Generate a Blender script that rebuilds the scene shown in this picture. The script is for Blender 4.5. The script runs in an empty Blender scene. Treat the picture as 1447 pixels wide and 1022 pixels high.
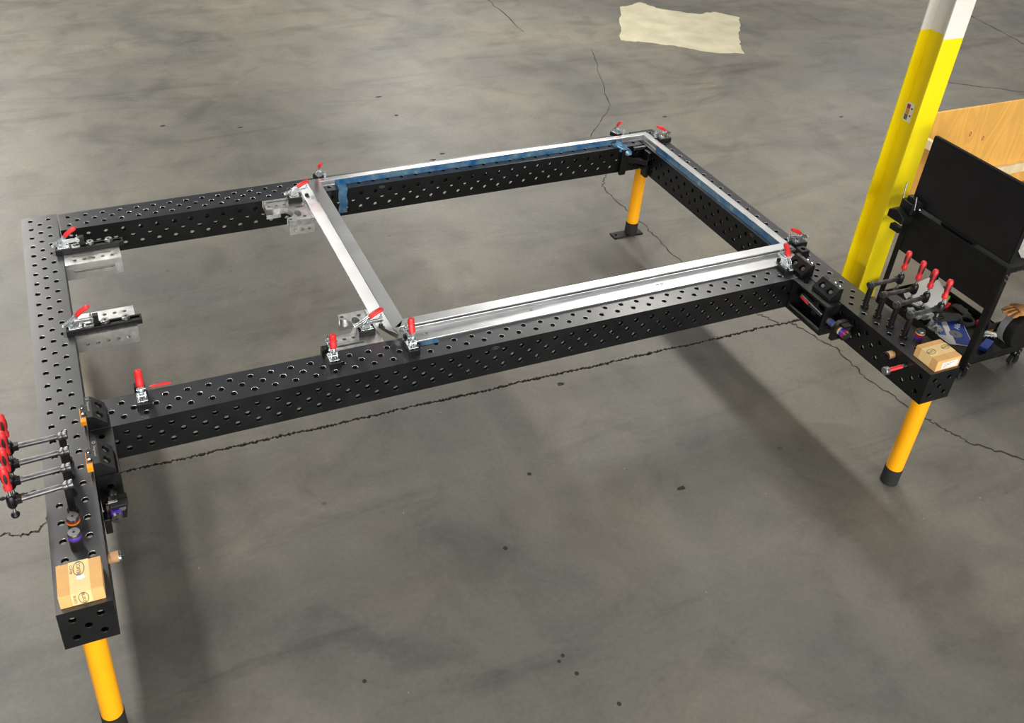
import bpy, bmesh, math, random
from mathutils import Vector, Matrix
random.seed(7)
R = math.radians
sc = bpy.context.scene
COL = sc.collection

# ------------------------------------------------------------------ camera
T = 0.85                                   # height of the rail tops above the floor
cam_d = bpy.data.cameras.new('camera')
cam = bpy.data.objects.new('camera', cam_d); COL.objects.link(cam)
FPX, CX, CY, CZ = 1376.397, 0.3473, -5.5996, 3.0652 + T
YAW, PITCH, ROLL, PPX, PPY = -0.4243, 0.5880, -0.0591, -78.471, -117.627
cy, sy, cp, sp, cr, sr = math.cos(YAW), math.sin(YAW), math.cos(PITCH), math.sin(PITCH), math.cos(ROLL), math.sin(ROLL)
Rz = Matrix(((cy, sy, 0), (-sy, cy, 0), (0, 0, 1)))
Rx = Matrix(((1, 0, 0), (0, cp, -sp), (0, sp, cp)))
Rr = Matrix(((cr, 0, -sr), (0, 1, 0), (sr, 0, cr)))
W2C = Rr @ Rx @ Rz
right, fwd, up_ = Vector(W2C[0]), Vector(W2C[1]), Vector(W2C[2])
M = Matrix((right, up_, -fwd)).transposed().to_4x4()
M.translation = Vector((CX, CY, CZ))
cam.matrix_world = M
cam_d.sensor_fit = 'HORIZONTAL'; cam_d.sensor_width = 36.0
cam_d.lens = FPX * 36.0 / 1447.0
cam_d.shift_x = -PPX / 1447.0
cam_d.shift_y = PPY / 1447.0
cam_d.clip_end = 200
sc.camera = cam

# ------------------------------------------------------------------ world, lamps, exposure
w = bpy.data.worlds.new('world'); sc.world = w; w.use_nodes = True
w.node_tree.nodes['Background'].inputs[0].default_value = (0.78, 0.80, 0.82, 1)
w.node_tree.nodes['Background'].inputs[1].default_value = 0.12
def lamp(name, loc, size, power, col=(1, 0.965, 0.895), rz=0):
    d = bpy.data.lights.new(name, 'AREA'); d.shape = 'RECTANGLE'
    d.size, d.size_y = size; d.energy = power; d.color = col
    o = bpy.data.objects.new(name, d); COL.objects.link(o)
    o.location = loc; o.rotation_euler = (0, 0, rz)
    return o
HL = 4.0
# assumed unseen rows of strip fixtures running front to back, plus added fill lamps
for i, (x, y, p) in enumerate([(5.75, -2.6, 36), (5.75, 0.9, 112), (5.55, 4.4, 150), (5.4, 8.2, 230),
                               (-1.05, -2.6, 78), (-1.05, 0.9, 112), (-1.05, 4.4, 175), (-1.05, 8.2, 250),
                               (12.3, -1.0, 130), (12.3, 5.0, 180),
                               (-1.05, -10.5, 260), (5.7, -10.5, 180), (0.8, -7.0, 70)]):  # these three are added behind the camera to brighten front faces and near floor
    lamp('ceiling_and_fill_lamp', (x, y, HL), (0.28, 2.9), p)
# assumed unseen loading doorway behind the camera: fill light added to brighten front faces
door_fill = lamp('assumed_door_fill', (1.0, -17.0, 2.2), (18.0, 4.0), 2700, (1, 0.985, 0.95))
door_fill.rotation_euler = (R(90), 0, 0)
sc.view_settings.view_transform = 'Standard'
sc.view_settings.look = 'None'
sc.view_settings.gamma = 1.0
sc.view_settings.exposure = 0.0
sc.view_settings.use_curve_mapping = False

# ------------------------------------------------------------------ materials
MATS = {}
def srgb(r, g, b):
    f = lambda c: (c / 12.92 if c <= 0.04045 else ((c + 0.055) / 1.055) ** 2.4)
    return (f(r / 255), f(g / 255), f(b / 255))
def mat(name, col, rough=0.5, metal=0.0, var=0.12, scale=9.0, rvar=0.08, bump=0.0, bscale=120.0, spec=0.5, stretch=None, trans=0.0, alpha=1.0, coat=0.0):
    if name in MATS: return MATS[name]
    m = bpy.data.materials.new(name); m.use_nodes = True
    nt = m.node_tree; N = nt.nodes; L = nt.links
    b = N['Principled BSDF']
    b.inputs['Metallic'].default_value = metal
    b.inputs['Specular IOR Level'].default_value = spec
    b.inputs['Transmission Weight'].default_value = trans
    b.inputs['Alpha'].default_value = alpha
    b.inputs['Coat Weight'].default_value = coat
    tc = N.new('ShaderNodeTexCoord'); src = tc.outputs['Object']
    if stretch:
        mp = N.new('ShaderNodeMapping'); mp.inputs['Scale'].default_value = stretch
        L.new(src, mp.inputs['Vector']); src = mp.outputs['Vector']
    no = N.new('ShaderNodeTexNoise'); no.inputs['Scale'].default_value = scale; no.inputs['Detail'].default_value = 5
    L.new(src, no.inputs['Vector'])
    rp = N.new('ShaderNodeValToRGB')
    rp.color_ramp.elements[0].position = 0.3; rp.color_ramp.elements[1].position = 0.7
    rp.color_ramp.elements[0].color = tuple(max(0, c * (1 - var)) for c in col) + (1,)
    rp.color_ramp.elements[1].color = tuple(min(1, c * (1 + var)) for c in col) + (1,)
    L.new(no.outputs['Fac'], rp.inputs['Fac']); L.new(rp.outputs['Color'], b.inputs['Base Color'])
    mr = N.new('ShaderNodeMapRange'); mr.inputs['From Min'].default_value = 0.3; mr.inputs['From Max'].default_value = 0.7
    mr.inputs['To Min'].default_value = max(0.02, rough - rvar); mr.inputs['To Max'].default_value = min(1, rough + rvar)
    L.new(no.outputs['Fac'], mr.inputs['Value']); L.new(mr.outputs['Result'], b.inputs['Roughness'])
    if bump > 0:
        n2 = N.new('ShaderNodeTexNoise'); n2.inputs['Scale'].default_value = bscale; n2.inputs['Detail'].default_value = 3
        L.new(src, n2.inputs['Vector'])
        bp = N.new('ShaderNodeBump'); bp.inputs['Strength'].default_value = bump; bp.inputs['Distance'].default_value = 0.002
        L.new(n2.outputs['Fac'], bp.inputs['Height']); L.new(bp.outputs['Normal'], b.inputs['Normal'])
    MATS[name] = m
    return m

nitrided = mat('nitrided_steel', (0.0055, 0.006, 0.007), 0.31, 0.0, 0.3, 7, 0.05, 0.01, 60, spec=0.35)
lightened_top = mat('lightened_nitrided_top', (0.032, 0.034, 0.041), 0.31, 0.0, 0.30, 5, 0.0, 0.0, 60, spec=1.0)  # rail tops lighter than the sides: overhead light put into the colour
blackmetal = mat('black_oxide', (0.0045, 0.0045, 0.005), 0.40, 0.0, 0.3, 20, 0.08, spec=0.45)
blackpaint = mat('black_powder_coat', (0.006, 0.006, 0.006), 0.5, 0.0, 0.3, 12, 0.06, 0.03, 200, spec=0.25)
screenmat = mat('screen_black', (0.010, 0.0095, 0.0105), 0.45, 0.0, 0.2, 3, 0.04, spec=0.3)
alu = mat('aluminum', (0.74, 0.75, 0.76), 0.31, 1.0, 0.03, 6, 0.02)
alu_cast = mat('machined_aluminum', (0.74, 0.74, 0.72), 0.42, 1.0, 0.08, 30, 0.08, 0.01, 120)
zinc = mat('zinc_plate', (0.72, 0.76, 0.78), 0.28, 1.0, 0.12, 40, 0.08)
edgesteel = mat('machined_hole_edge', (0.62, 0.62, 0.62), 0.30, 1.0, 0.1, 60, 0.05)
chrome = mat('chrome', (0.8, 0.8, 0.8), 0.12, 1.0, 0.03, 30, 0.03)
steel = mat('bright_steel', (0.42, 0.42, 0.42), 0.35, 1.0, 0.12, 40, 0.08)
gunmetal = mat('dark_burnished_steel', (0.15, 0.15, 0.155), 0.36, 0.9, 0.25, 25, 0.08)
redrub = mat('red_grip', srgb(214, 40, 44), 0.42, 0, 0.10, 30, 0.06)
darkgrip = mat('dark_grip', srgb(58, 34, 38), 0.6, 0, 0.15, 60, 0.06)
yellow = mat('leg_yellow', srgb(252, 172, 8), 0.36, 0, 0.04, 6, 0.05)
colyellow = mat('column_yellow', srgb(252, 226, 6), 0.42, 0, 0.06, 3, 0.06, 0.02, 25)
colwhite = mat('column_white', srgb(232, 228, 220), 0.5, 0, 0.05, 3, 0.06)
orange = mat('orange_plastic', srgb(246, 160, 8), 0.45, 0, 0.05, 20)
purple = mat('purple_anodised', srgb(96, 62, 190), 0.35, 0.2, 0.12, 40)
redring = mat('red_anodised', srgb(196, 34, 40), 0.35, 0.2, 0.1, 40)
blueplas = mat('blue_ring', srgb(60, 100, 180), 0.4, 0, 0.1, 40)
rubber = mat('black_rubber', (0.012, 0.012, 0.012), 0.8, 0, 0.2, 20)
bluefilm = mat('blue_film', srgb(62, 128, 172), 0.2, 0.35, 0.35, 14, 0.10, 0.6, 45, coat=0.4)
_r = [n for n in bluefilm.node_tree.nodes if n.type == 'VALTORGB'][0].color_ramp.elements
_r[0].color = srgb(34, 104, 166) + (1,); _r[1].color = srgb(122, 156, 170) + (1,)
card = mat('cardboard', srgb(222, 174, 110), 0.8, 0, 0.06, 14, 0.05, 0.05, 150)
tape = mat('paper_tape', srgb(240, 208, 146), 0.4, 0, 0.05, 20, 0.05)
inkgrey = mat('printed_ink', srgb(62, 62, 66), 0.6, 0, 0.2, 60)
paper = mat('white_paper', srgb(232, 232, 230), 0.7, 0, 0.03, 10)
bluepaper = mat('blue_print', srgb(34, 62, 148), 0.4, 0, 0.12, 14)
greenp = mat('green_plastic', srgb(92, 168, 70), 0.45, 0, 0.08, 20)
cork = mat('brown_phenolic', srgb(182, 140, 98), 0.6, 0, 0.12, 50)
leather = mat('tan_leather', srgb(160, 112, 58), 0.75, 0, 0.22, 30, 0.05, 0.3, 60)
gloveblk = mat('black_knit', (0.022, 0.022, 0.023), 0.85, 0, 0.3, 60, 0.05, 0.4, 200)
greyplastic = mat('grey_plastic', srgb(120, 122, 125), 0.5, 0, 0.08, 20)
clearplas = mat('clear_visor', srgb(205, 212, 206), 0.18, 0, 0.05, 8, 0.05, 0, trans=0.25)

def wood(name, base, knots=True):
    m = bpy.data.materials.new(name); m.use_nodes = True
    N, L = m.node_tree.nodes, m.node_tree.links; b = N['Principled BSDF']
    tc = N.new('ShaderNodeTexCoord'); mp = N.new('ShaderNodeMapping'); mp.inputs['Scale'].default_value = (2.2, 2.2, 0.5)
    L.new(tc.outputs['Object'], mp.inputs['Vector'])
    n1 = N.new('ShaderNodeTexNoise'); n1.inputs['Scale'].default_value = 1.6; n1.inputs['Detail'].default_value = 4; n1.inputs['Distortion'].default_value = 1.6
    L.new(mp.outputs['Vector'], n1.inputs['Vector'])
    wv = N.new('ShaderNodeMath'); wv.operation = 'MULTIPLY'; wv.inputs[1].default_value = 9.0
    L.new(n1.outputs['Fac'], wv.inputs[0])
    fr = N.new('ShaderNodeMath'); fr.operation = 'PINGPONG'; fr.inputs[1].default_value = 1.0
    L.new(wv.outputs[0], fr.inputs[0])
    rp = N.new('ShaderNodeValToRGB')
    rp.color_ramp.elements[0].color = tuple(c * 0.88 for c in base) + (1,)
    rp.color_ramp.elements[1].color = tuple(min(1, c * 1.06) for c in base) + (1,)
    L.new(fr.outputs[0], rp.inputs['Fac']); L.new(rp.outputs['Color'], b.inputs['Base Color'])
    b.inputs['Roughness'].default_value = 0.65
    return m
plywood = wood('plywood', srgb(238, 180, 88))
pine = wood('pine_board', srgb(240, 220, 176))

def concrete():
    m = bpy.data.materials.new('concrete_floor'); m.use_nodes = True
    N, L = m.node_tree.nodes, m.node_tree.links; b = N['Principled BSDF']
    tc = N.new('ShaderNodeTexCoord')
    def noise(scale, detail=6, dist=0.0, rough=0.6, st=None, rot=0):
        n = N.new('ShaderNodeTexNoise'); n.inputs['Scale'].default_value = scale; n.inputs['Detail'].default_value = detail
        n.inputs['Distortion'].default_value = dist; n.inputs['Roughness'].default_value = rough
        s = tc.outputs['Object']
        if st:
            mp = N.new('ShaderNodeMapping'); mp.inputs['Scale'].default_value = st; mp.inputs['Rotation'].default_value = (0, 0, rot)
            L.new(s, mp.inputs['Vector']); s = mp.outputs['Vector']
        L.new(s, n.inputs['Vector']); return n.outputs['Fac']
    def ramp(fac, stops):
        r = N.new('ShaderNodeValToRGB'); e = r.color_ramp.elements
        e[0].position, e[0].color = stops[0][0], tuple(stops[0][1]) + (1,)
        e[1].position, e[1].color = stops[-1][0], tuple(stops[-1][1]) + (1,)
        for p, c in stops[1:-1]:
            x = e.new(p); x.color = tuple(c) + (1,)
        L.new(fac, r.inputs['Fac']); return r.outputs['Color']
    def mix(mode, f, a, c):
        x = N.new('ShaderNodeMix'); x.data_type = 'RGBA'; x.blend_type = mode
        if isinstance(f, float): x.inputs[0].default_value = f
        else: L.new(f, x.inputs[0])
        L.new(a, x.inputs[6]); L.new(c, x.inputs[7]); return x.outputs[2]
    base = ramp(noise(0.55, 5, 0.5), [(0.26, srgb(90, 90, 88)), (0.5, srgb(111, 109, 102)), (0.74, srgb(130, 124, 113))])
    med = ramp(noise(2.6, 8, 0.8), [(0.28, (0.74, 0.74, 0.75)), (0.5, (0.98, 0.98, 0.97)), (0.75, (1.12, 1.11, 1.08))])
    fine = ramp(noise(38, 4), [(0.3, (0.90, 0.90, 0.90)), (0.7, (1.08, 1.08, 1.07))])
    streak = ramp(noise(1.0, 7, 1.2, 0.65, (0.55, 2.6, 1), R(17)), [(0.30, (0.64, 0.64, 0.66)), (0.46, (0.96, 0.96, 0.96)), (0.8, (1.07, 1.06, 1.05))])
    rust = ramp(noise(0.9, 4, 0.4), [(0.55, (1, 1, 1)), (0.78, (1.06, 0.96, 0.86))])
    c = mix('MULTIPLY', 1.0, base, med); c = mix('MULTIPLY', 0.85, c, streak); c = mix('MULTIPLY', 1.0, c, fine); c = mix('MULTIPLY', 0.8, c, rust)
    # chips and flecks
    vo = N.new('ShaderNodeTexVoronoi'); vo.inputs['Scale'].default_value = 2.3; vo.inputs['Randomness'].default_value = 1
    L.new(tc.outputs['Object'], vo.inputs['Vector'])
    fl = N.new('ShaderNodeMath'); fl.operation = 'LESS_THAN'; fl.inputs[1].default_value = 0.035
    L.new(vo.outputs['Distance'], fl.inputs[0])
    vs = N.new('ShaderNodeSeparateColor'); L.new(vo.outputs['Color'], vs.inputs[0])
    g = N.new('ShaderNodeMath'); g.operation = 'GREATER_THAN'; g.inputs[1].default_value = 0.72; L.new(vs.outputs[0], g.inputs[0])
    mu = N.new('ShaderNodeMath'); mu.operation = 'MULTIPLY'; L.new(fl.outputs[0], mu.inputs[0]); L.new(g.outputs[0], mu.inputs[1])
    mu2 = N.new('ShaderNodeMath'); mu2.operation = 'MULTIPLY'; mu2.inputs[1].default_value = 0.6; L.new(mu.outputs[0], mu2.inputs[0])
    dark = N.new('ShaderNodeRGB'); dark.outputs[0].default_value = (0.06, 0.055, 0.05, 1)
    c = mix('MIX', mu2.outputs[0], c, dark.outputs[0])
    vo2 = N.new('ShaderNodeTexVoronoi'); vo2.inputs['Scale'].default_value = 9.0; L.new(tc.outputs['Object'], vo2.inputs['Vector'])
    fl2 = N.new('ShaderNodeMath'); fl2.operation = 'LESS_THAN'; fl2.inputs[1].default_value = 0.045; L.new(vo2.outputs['Distance'], fl2.inputs[0])
    vs2 = N.new('ShaderNodeSeparateColor'); L.new(vo2.outputs['Color'], vs2.inputs[0])
    g2 = N.new('ShaderNodeMath'); g2.operation = 'GREATER_THAN'; g2.inputs[1].default_value = 0.9; L.new(vs2.outputs[1], g2.inputs[0])
    mu3 = N.new('ShaderNodeMath'); mu3.operation = 'MULTIPLY'; L.new(fl2.outputs[0], mu3.inputs[0]); L.new(g2.outputs[0], mu3.inputs[1])
    mu4 = N.new('ShaderNodeMath'); mu4.operation = 'MULTIPLY'; mu4.inputs[1].default_value = 0.35; L.new(mu3.outputs[0], mu4.inputs[0])
    light = N.new('ShaderNodeRGB'); light.outputs[0].default_value = (0.55, 0.53, 0.48, 1)
    c = mix('MIX', mu4.outputs[0], c, light.outputs[0])
    L.new(c, b.inputs['Base Color'])
    rr = N.new('ShaderNodeMapRange'); rr.inputs['To Min'].default_value = 0.38; rr.inputs['To Max'].default_value = 0.62
    L.new(noise(1.7, 5, 0.5), rr.inputs['Value']); L.new(rr.outputs['Result'], b.inputs['Roughness'])
    b.inputs['Specular IOR Level'].default_value = 0.5
    bp = N.new('ShaderNodeBump'); bp.inputs['Strength'].default_value = 0.12; bp.inputs['Distance'].default_value = 0.003
    L.new(noise(55, 4), bp.inputs['Height']); L.new(bp.outputs['Normal'], b.inputs['Normal'])
    return m
concrete_m = concrete()
crackm = mat('crack_dirt', (0.035, 0.032, 0.028), 0.9, 0, 0.3, 30)
patchm = mat('pale_patch_concrete', srgb(178, 172, 148), 0.75, 0, 0.16, 3.5, 0.05)
subbase = mat('joint_filler', (0.02, 0.018, 0.016), 0.95, 0, 0.3, 20)

# ------------------------------------------------------------------ mesh helpers
def sharpen(bm, ang=R(38)):
    for e in bm.edges:
        if len(e.link_faces) == 2 and e.calc_face_angle(0) > ang: e.smooth = False
class MB:
    def __init__(s): s.bm = bmesh.new()
    def box(s, x0, x1, y0, y1, z0, z1, mtx=None):
        v = [s.bm.verts.new((x, y, z)) for z in (z0, z1) for y in (y0, y1) for x in (x0, x1)]
        for f in ((0, 2, 3, 1), (4, 5, 7, 6), (0, 1, 5, 4), (2, 6, 7, 3), (0, 4, 6, 2), (1, 3, 7, 5)): s.bm.faces.new([v[i] for i in f])
        if mtx is not None:
            for q in v: q.co = mtx @ q.co
        return s
    def cyl(s, p0, p1, r0, r1=None, seg=20, smooth=True):
        r1 = r0 if r1 is None else r1
        return s.lathe(p0, p1, [(0, r0), (1, r1)], seg, smooth)
    def lathe(s, p0, p1, prof, seg=20, smooth=True):
        """prof: list of (t along p0-p1, radius)."""
        p0, p1 = Vector(p0), Vector(p1); d = p1 - p0; n = d.normalized()
        a = n.orthogonal().normalized(); b = n.cross(a)
        rings = []
        for t, r in prof:
            c = p0 + d * t
            if r <= 1e-6: rings.append([s.bm.verts.new(c)])
            else: rings.append([s.bm.verts.new(c + a * (r * math.cos(2 * math.pi * i / seg)) + b * (r * math.sin(2 * math.pi * i / seg))) for i in range(seg)])
        for A, B in zip(rings, rings[1:]):
            for i in range(seg):
                j = (i + 1) % seg
                if len(A) == 1 and len(B) == 1: continue
                if len(A) == 1: f = s.bm.faces.new((A[0], B[j], B[i]))
                elif len(B) == 1: f = s.bm.faces.new((A[i], A[j], B[0]))
                else: f = s.bm.faces.new((A[i], A[j], B[j], B[i]))
                f.smooth = smooth
        if len(rings[0]) > 1: s.bm.faces.new(rings[0][::-1])
        if len(rings[-1]) > 1: s.bm.faces.new(rings[-1])
        return s
    def tube(s, pts, rad, seg=10, flat=1.0):
        pts = [Vector(p) for p in pts]; rings = []
        rads = rad if isinstance(rad, (list, tuple)) else [rad] * len(pts)
        ref = None
        for i, p in enumerate(pts):
            d = (pts[min(i + 1, len(pts) - 1)] - pts[max(i - 1, 0)]).normalized()
            if ref is None: ref = d.orthogonal().normalized() if abs(d.y) > 0.9 else (Vector((0, 1, 0)) - d * d.y).normalized()
            a = (ref - d * ref.dot(d)).normalized(); ref = a; b = d.cross(a)
            rings.append([s.bm.verts.new(p + a * (rads[i] * math.cos(2 * math.pi * k / seg)) + b * (rads[i] * flat * math.sin(2 * math.pi * k / seg))) for k in range(seg)])
        for A, B in zip(rings, rings[1:]):
            for i in range(seg):
                j = (i + 1) % seg; f = s.bm.faces.new((A[i], A[j], B[j], B[i])); f.smooth = True
        s.bm.faces.new(rings[0][::-1]); s.bm.faces.new(rings[-1])
        return s
    def prism(s, poly, axis, a, b):
        def P(u, v, t): return {'z': (u, v, t), 'y': (u, t, v), 'x': (t, u, v)}[axis]
        A = [s.bm.verts.new(P(u, v, a)) for u, v in poly]; B = [s.bm.verts.new(P(u, v, b)) for u, v in poly]
        n = len(poly)
        for i in range(n): s.bm.faces.new((A[i], A[(i + 1) % n], B[(i + 1) % n], B[i]))
        s.bm.faces.new(A[::-1]); s.bm.faces.new(B)
        return s
    def sphere(s, c, r, sx=1, sy_=1, sz=1, seg=16):
        m = Matrix.Translation(c) @ Matrix.Diagonal((r * sx, r * sy_, r * sz, 1))
        ret = bmesh.ops.create_uvsphere(s.bm, u_segments=seg, v_segments=seg // 2 + 2, radius=1, matrix=m)
        for v in ret['verts']:
            for f in v.link_faces: f.smooth = True
        return s
    def xform(s, m):
        for v in s.bm.verts: v.co = m @ v.co
        return s
    def mesh(s, name):
        bmesh.ops.recalc_face_normals(s.bm, faces=s.bm.faces[:]); sharpen(s.bm)
        me = bpy.data.meshes.new(name); s.bm.to_mesh(me); s.bm.free(); return me
    def build(s, name, m, parent=None, bevel=0.0, segs=2):
        return link(name, s.mesh(name), m, parent, bevel, segs)

def link(name, me, m, parent=None, bevel=0.0, segs=2):
    if not me.materials: me.materials.append(m)
    o = bpy.data.objects.new(name, me); COL.objects.link(o); o.parent = parent
    if bevel > 0:
        md = o.modifiers.new('bevel', 'BEVEL'); md.width = bevel; md.segments = segs; md.limit_method = 'ANGLE'; md.angle_limit = R(40)
    return o
def thing(name, label, cat, loc, rz=0.0, group=None):
    o = bpy.data.objects.new(name, None); COL.objects.link(o); o.empty_display_size = 0.1
    o.location = loc; o.rotation_euler = (0, 0, rz); o['label'] = label; o['category'] = cat
    if group: o['group'] = group
    return o
def tag(o, label, cat, group=None, loc=None):
    o['label'] = label; o['category'] = cat
    if group: o['group'] = group
    if loc is not None: o.location = loc
    return o
def copy_tree(o, parent=None):
    c = o.copy(); COL.objects.link(c); c.parent = parent
    for ch in list(o.children): copy_tree(ch, c)
    return c
def circ(cx_, cy_, r, n=16): return [(cx_ + r * math.cos(2 * math.pi * i / n), cy_ + r * math.sin(2 * math.pi * i / n)) for i in range(n)]
def slot(x0, x1, y, r, n=8):
    return [(x1 + r * math.cos(-math.pi / 2 + math.pi * i / n), y + r * math.sin(-math.pi / 2 + math.pi * i / n)) for i in range(n + 1)] + \
           [(x0 + r * math.cos(math.pi / 2 + math.pi * i / n), y + r * math.sin(math.pi / 2 + math.pi * i / n)) for i in range(n + 1)]
def plate(outline, holes, z0, z1, mtx=None):
    """flat plate with real holes: filled 2D curve turned into a mesh."""
    cu = bpy.data.curves.new('plate', 'CURVE'); cu.dimensions = '2D'; cu.fill_mode = 'BOTH'; cu.extrude = (z1 - z0) / 2
    for poly in [outline] + holes:
        sp_ = cu.splines.new('POLY'); sp_.points.add(len(poly) - 1); sp_.use_cyclic_u = True
        for p, (x, y) in zip(sp_.points, poly): p.co = (x, y, 0, 1)
    o = bpy.data.objects.new('plate', cu)
    me = bpy.data.meshes.new_from_object(o)
    bpy.data.objects.remove(o); bpy.data.curves.remove(cu)
    t = Matrix.Translation((0, 0, (z0 + z1) / 2))
    me.transform((mtx @ t) if mtx is not None else t)
    return me
def text_mesh(body, size, depth=0.0004):
    cu = bpy.data.curves.new('text', 'FONT'); cu.body = body; cu.size = size; cu.extrude = depth; cu.align_x = 'CENTER'; cu.align_y = 'CENTER'
    o = bpy.data.objects.new('text', cu); me = bpy.data.meshes.new_from_object(o)
    bpy.data.objects.remove(o); bpy.data.curves.remove(cu); return me
def cut(mb, cutter):
    """boolean difference, applied at once."""
    a = bpy.data.objects.new('a', mb.mesh('a')); b = bpy.data.objects.new('b', cutter.mesh('b'))
    COL.objects.link(a); COL.objects.link(b)
    md = a.modifiers.new('cut', 'BOOLEAN'); md.operation = 'DIFFERENCE'; md.object = b; md.solver = 'EXACT'
    dg = bpy.context.evaluated_depsgraph_get()
    me = bpy.data.meshes.new_from_object(a.evaluated_get(dg))
    bpy.data.objects.remove(a); bpy.data.objects.remove(b)
    return me

# ------------------------------------------------------------------ floor
floor = MB().box(-30, 40, -20, 40, -0.30, -0.022).build('floor', subbase)
floor['kind'] = 'structure'
def slab(x0, x1, ya, yb, near_ragged, far_ragged):
    mb = MB(); n = 3600
    xs = [x0 + (x1 - x0) * i / n for i in range(n + 1)]
    def jag(i, amp): return (random.random() - 0.5) * amp
    prev = None
    for i, x in enumerate(xs):
        y0 = ya + (near_ragged if near_ragged else 0) * (random.random() - 0.35)
        y1 = yb + (far_ragged if far_ragged else 0) * (random.random() - 0.65)
        # the joint wanders a little along its length
        wob = 0.003 * math.sin(x * 7.3) + 0.002 * math.sin(x * 17.0) - 0.0115 * (x - 1.6)
        if near_ragged: y0 += wob
        if far_ragged: y1 += wob
        q = [mb.bm.verts.new((x, y0, -0.022)), mb.bm.verts.new((x, y1, -0.022)), mb.bm.verts.new((x, y1, 0)), mb.bm.verts.new((x, y0, 0))]
        if prev:
            for k in range(4): mb.bm.faces.new((prev[k], prev[(k + 1) % 4], q[(k + 1) % 4], q[k]))
        prev = q
    return mb
slab(-12, 18, -1.441, 24, 0.017, 0).build('floor_slab', concrete_m, floor)
slab(-12, 18, -16, -1.455, 0, 0.017).build('floor_slab', concrete_m, floor)
def ribbon(pts, wdt, jit=0.03, z=0.0012, sub=10):
    mb = MB(); P = []
    for (a, b) in zip(pts, pts[1:]):
        for k in range(sub):
            t = k / sub; P.append(Vector((a[0] + (b[0] - a[0]) * t, a[1] + (b[1] - a[1]) * t, z)))
    P.append(Vector((pts[-1][0], pts[-1][1], z)))
    for i in range(1, len(P) - 1): P[i] += Vector(((random.random() - .5) * jit, (random.random() - .5) * jit, 0))
    prev = None
    for i, p in enumerate(P):
        d = (P[min(i + 1, len(P) - 1)] - P[max(i - 1, 0)]); d.z = 0; d.normalize(); n = Vector((-d.y, d.x, 0))
        h = wdt * (0.35 + random.random()) * 0.5
        q = (mb.bm.verts.new(p + n * h), mb.bm.verts.new(p - n * h))
        if prev: mb.bm.faces.new((prev[0], q[0], q[1], prev[1]))
        prev = q
    return mb
cracks = [([(4.78, -1.48), (4.83, -1.677), (4.886, -1.862), (4.858, -2.166), (4.932, -2.554), (4.96, -2.7), (5.03, -2.856), (5.22, -3.08), (5.5, -3.6)], 0.012),
          ([(6.02, 3.61), (5.42, 2.15), (5.17, 1.87), (4.86, 1.55), (4.80, 1.2), (4.655, 0.874), (4.507, 0.688), (4.48, 0.437), (4.497, -0.03), (4.475, -0.306), (4.504, -0.886), (4.586, -1.289), (4.7, -1.47)], 0.010),
          ([(-0.6, -1.60), (-0.321, -1.675), (-0.223, -1.72), (-0.14, -1.716), (-0.06, -1.60)], 0.010),
          ([(5.6, 6.5), (5.586, 5.524), (5.516, 4.339)], 0.014), ([(11.65, 3.9), (11.55, 3.0), (11.3, 1.8)], 0.022), ([(9.15, 1.875), (10.09, 1.2)], 0.012)]
for pts, wd in cracks: ribbon(pts, wd).build('crack', crackm, floor)
patch_o = [(7.139, 4.855), (7.502, 4.968), (7.594, 4.686), (7.971, 4.367), (8.25, 4.381), (8.456, 4.107), (7.949, 3.457), (7.693, 3.024), (7.308, 3.174), (7.084, 3.42), (6.747, 3.652), (6.502, 3.788)]
po = []
for a, b in zip(patch_o, patch_o[1:] + patch_o[:1]):
    for k in range(8):
        t = k / 8; po.append((a[0] + (b[0] - a[0]) * t + (random.random() - .5) * .035, a[1] + (b[1] - a[1]) * t + (random.random() - .5) * .035))
link('repair_patch', plate(po, [], -0.004, 0.002), patchm, floor)
for (x, y) in [(2.006, -3.321), (2.036, -3.300), (2.053, -3.405), (2.158, -3.605), (2.051, -2.635), (1.142, -3.105), (2.401, -2.2)]:
    link('anchor_hole', plate(circ(x, y, 0.008 + random.random() * 0.005, 10), [], -0.003, 0.0012), crackm, floor)
for (x, y) in [(3.289, 2.538), (3.266, 3.0), (3.411, 1.652), (3.287, 1.559), (1.161, 2.915), (1.825, 2.688), (5.83, 1.765), (7.6, 1.25), (3.16, -2.587), (2.93, -1.56)]:
    pts = [(x + random.uniform(.015, .04) * math.cos(a), y + random.uniform(.008, .02) * math.sin(a)) for a in [k * math.pi / 4 for k in range(8)]]
    link('dirt_fleck', plate(pts, [], -0.003, 0.0012), crackm, floor)

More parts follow.
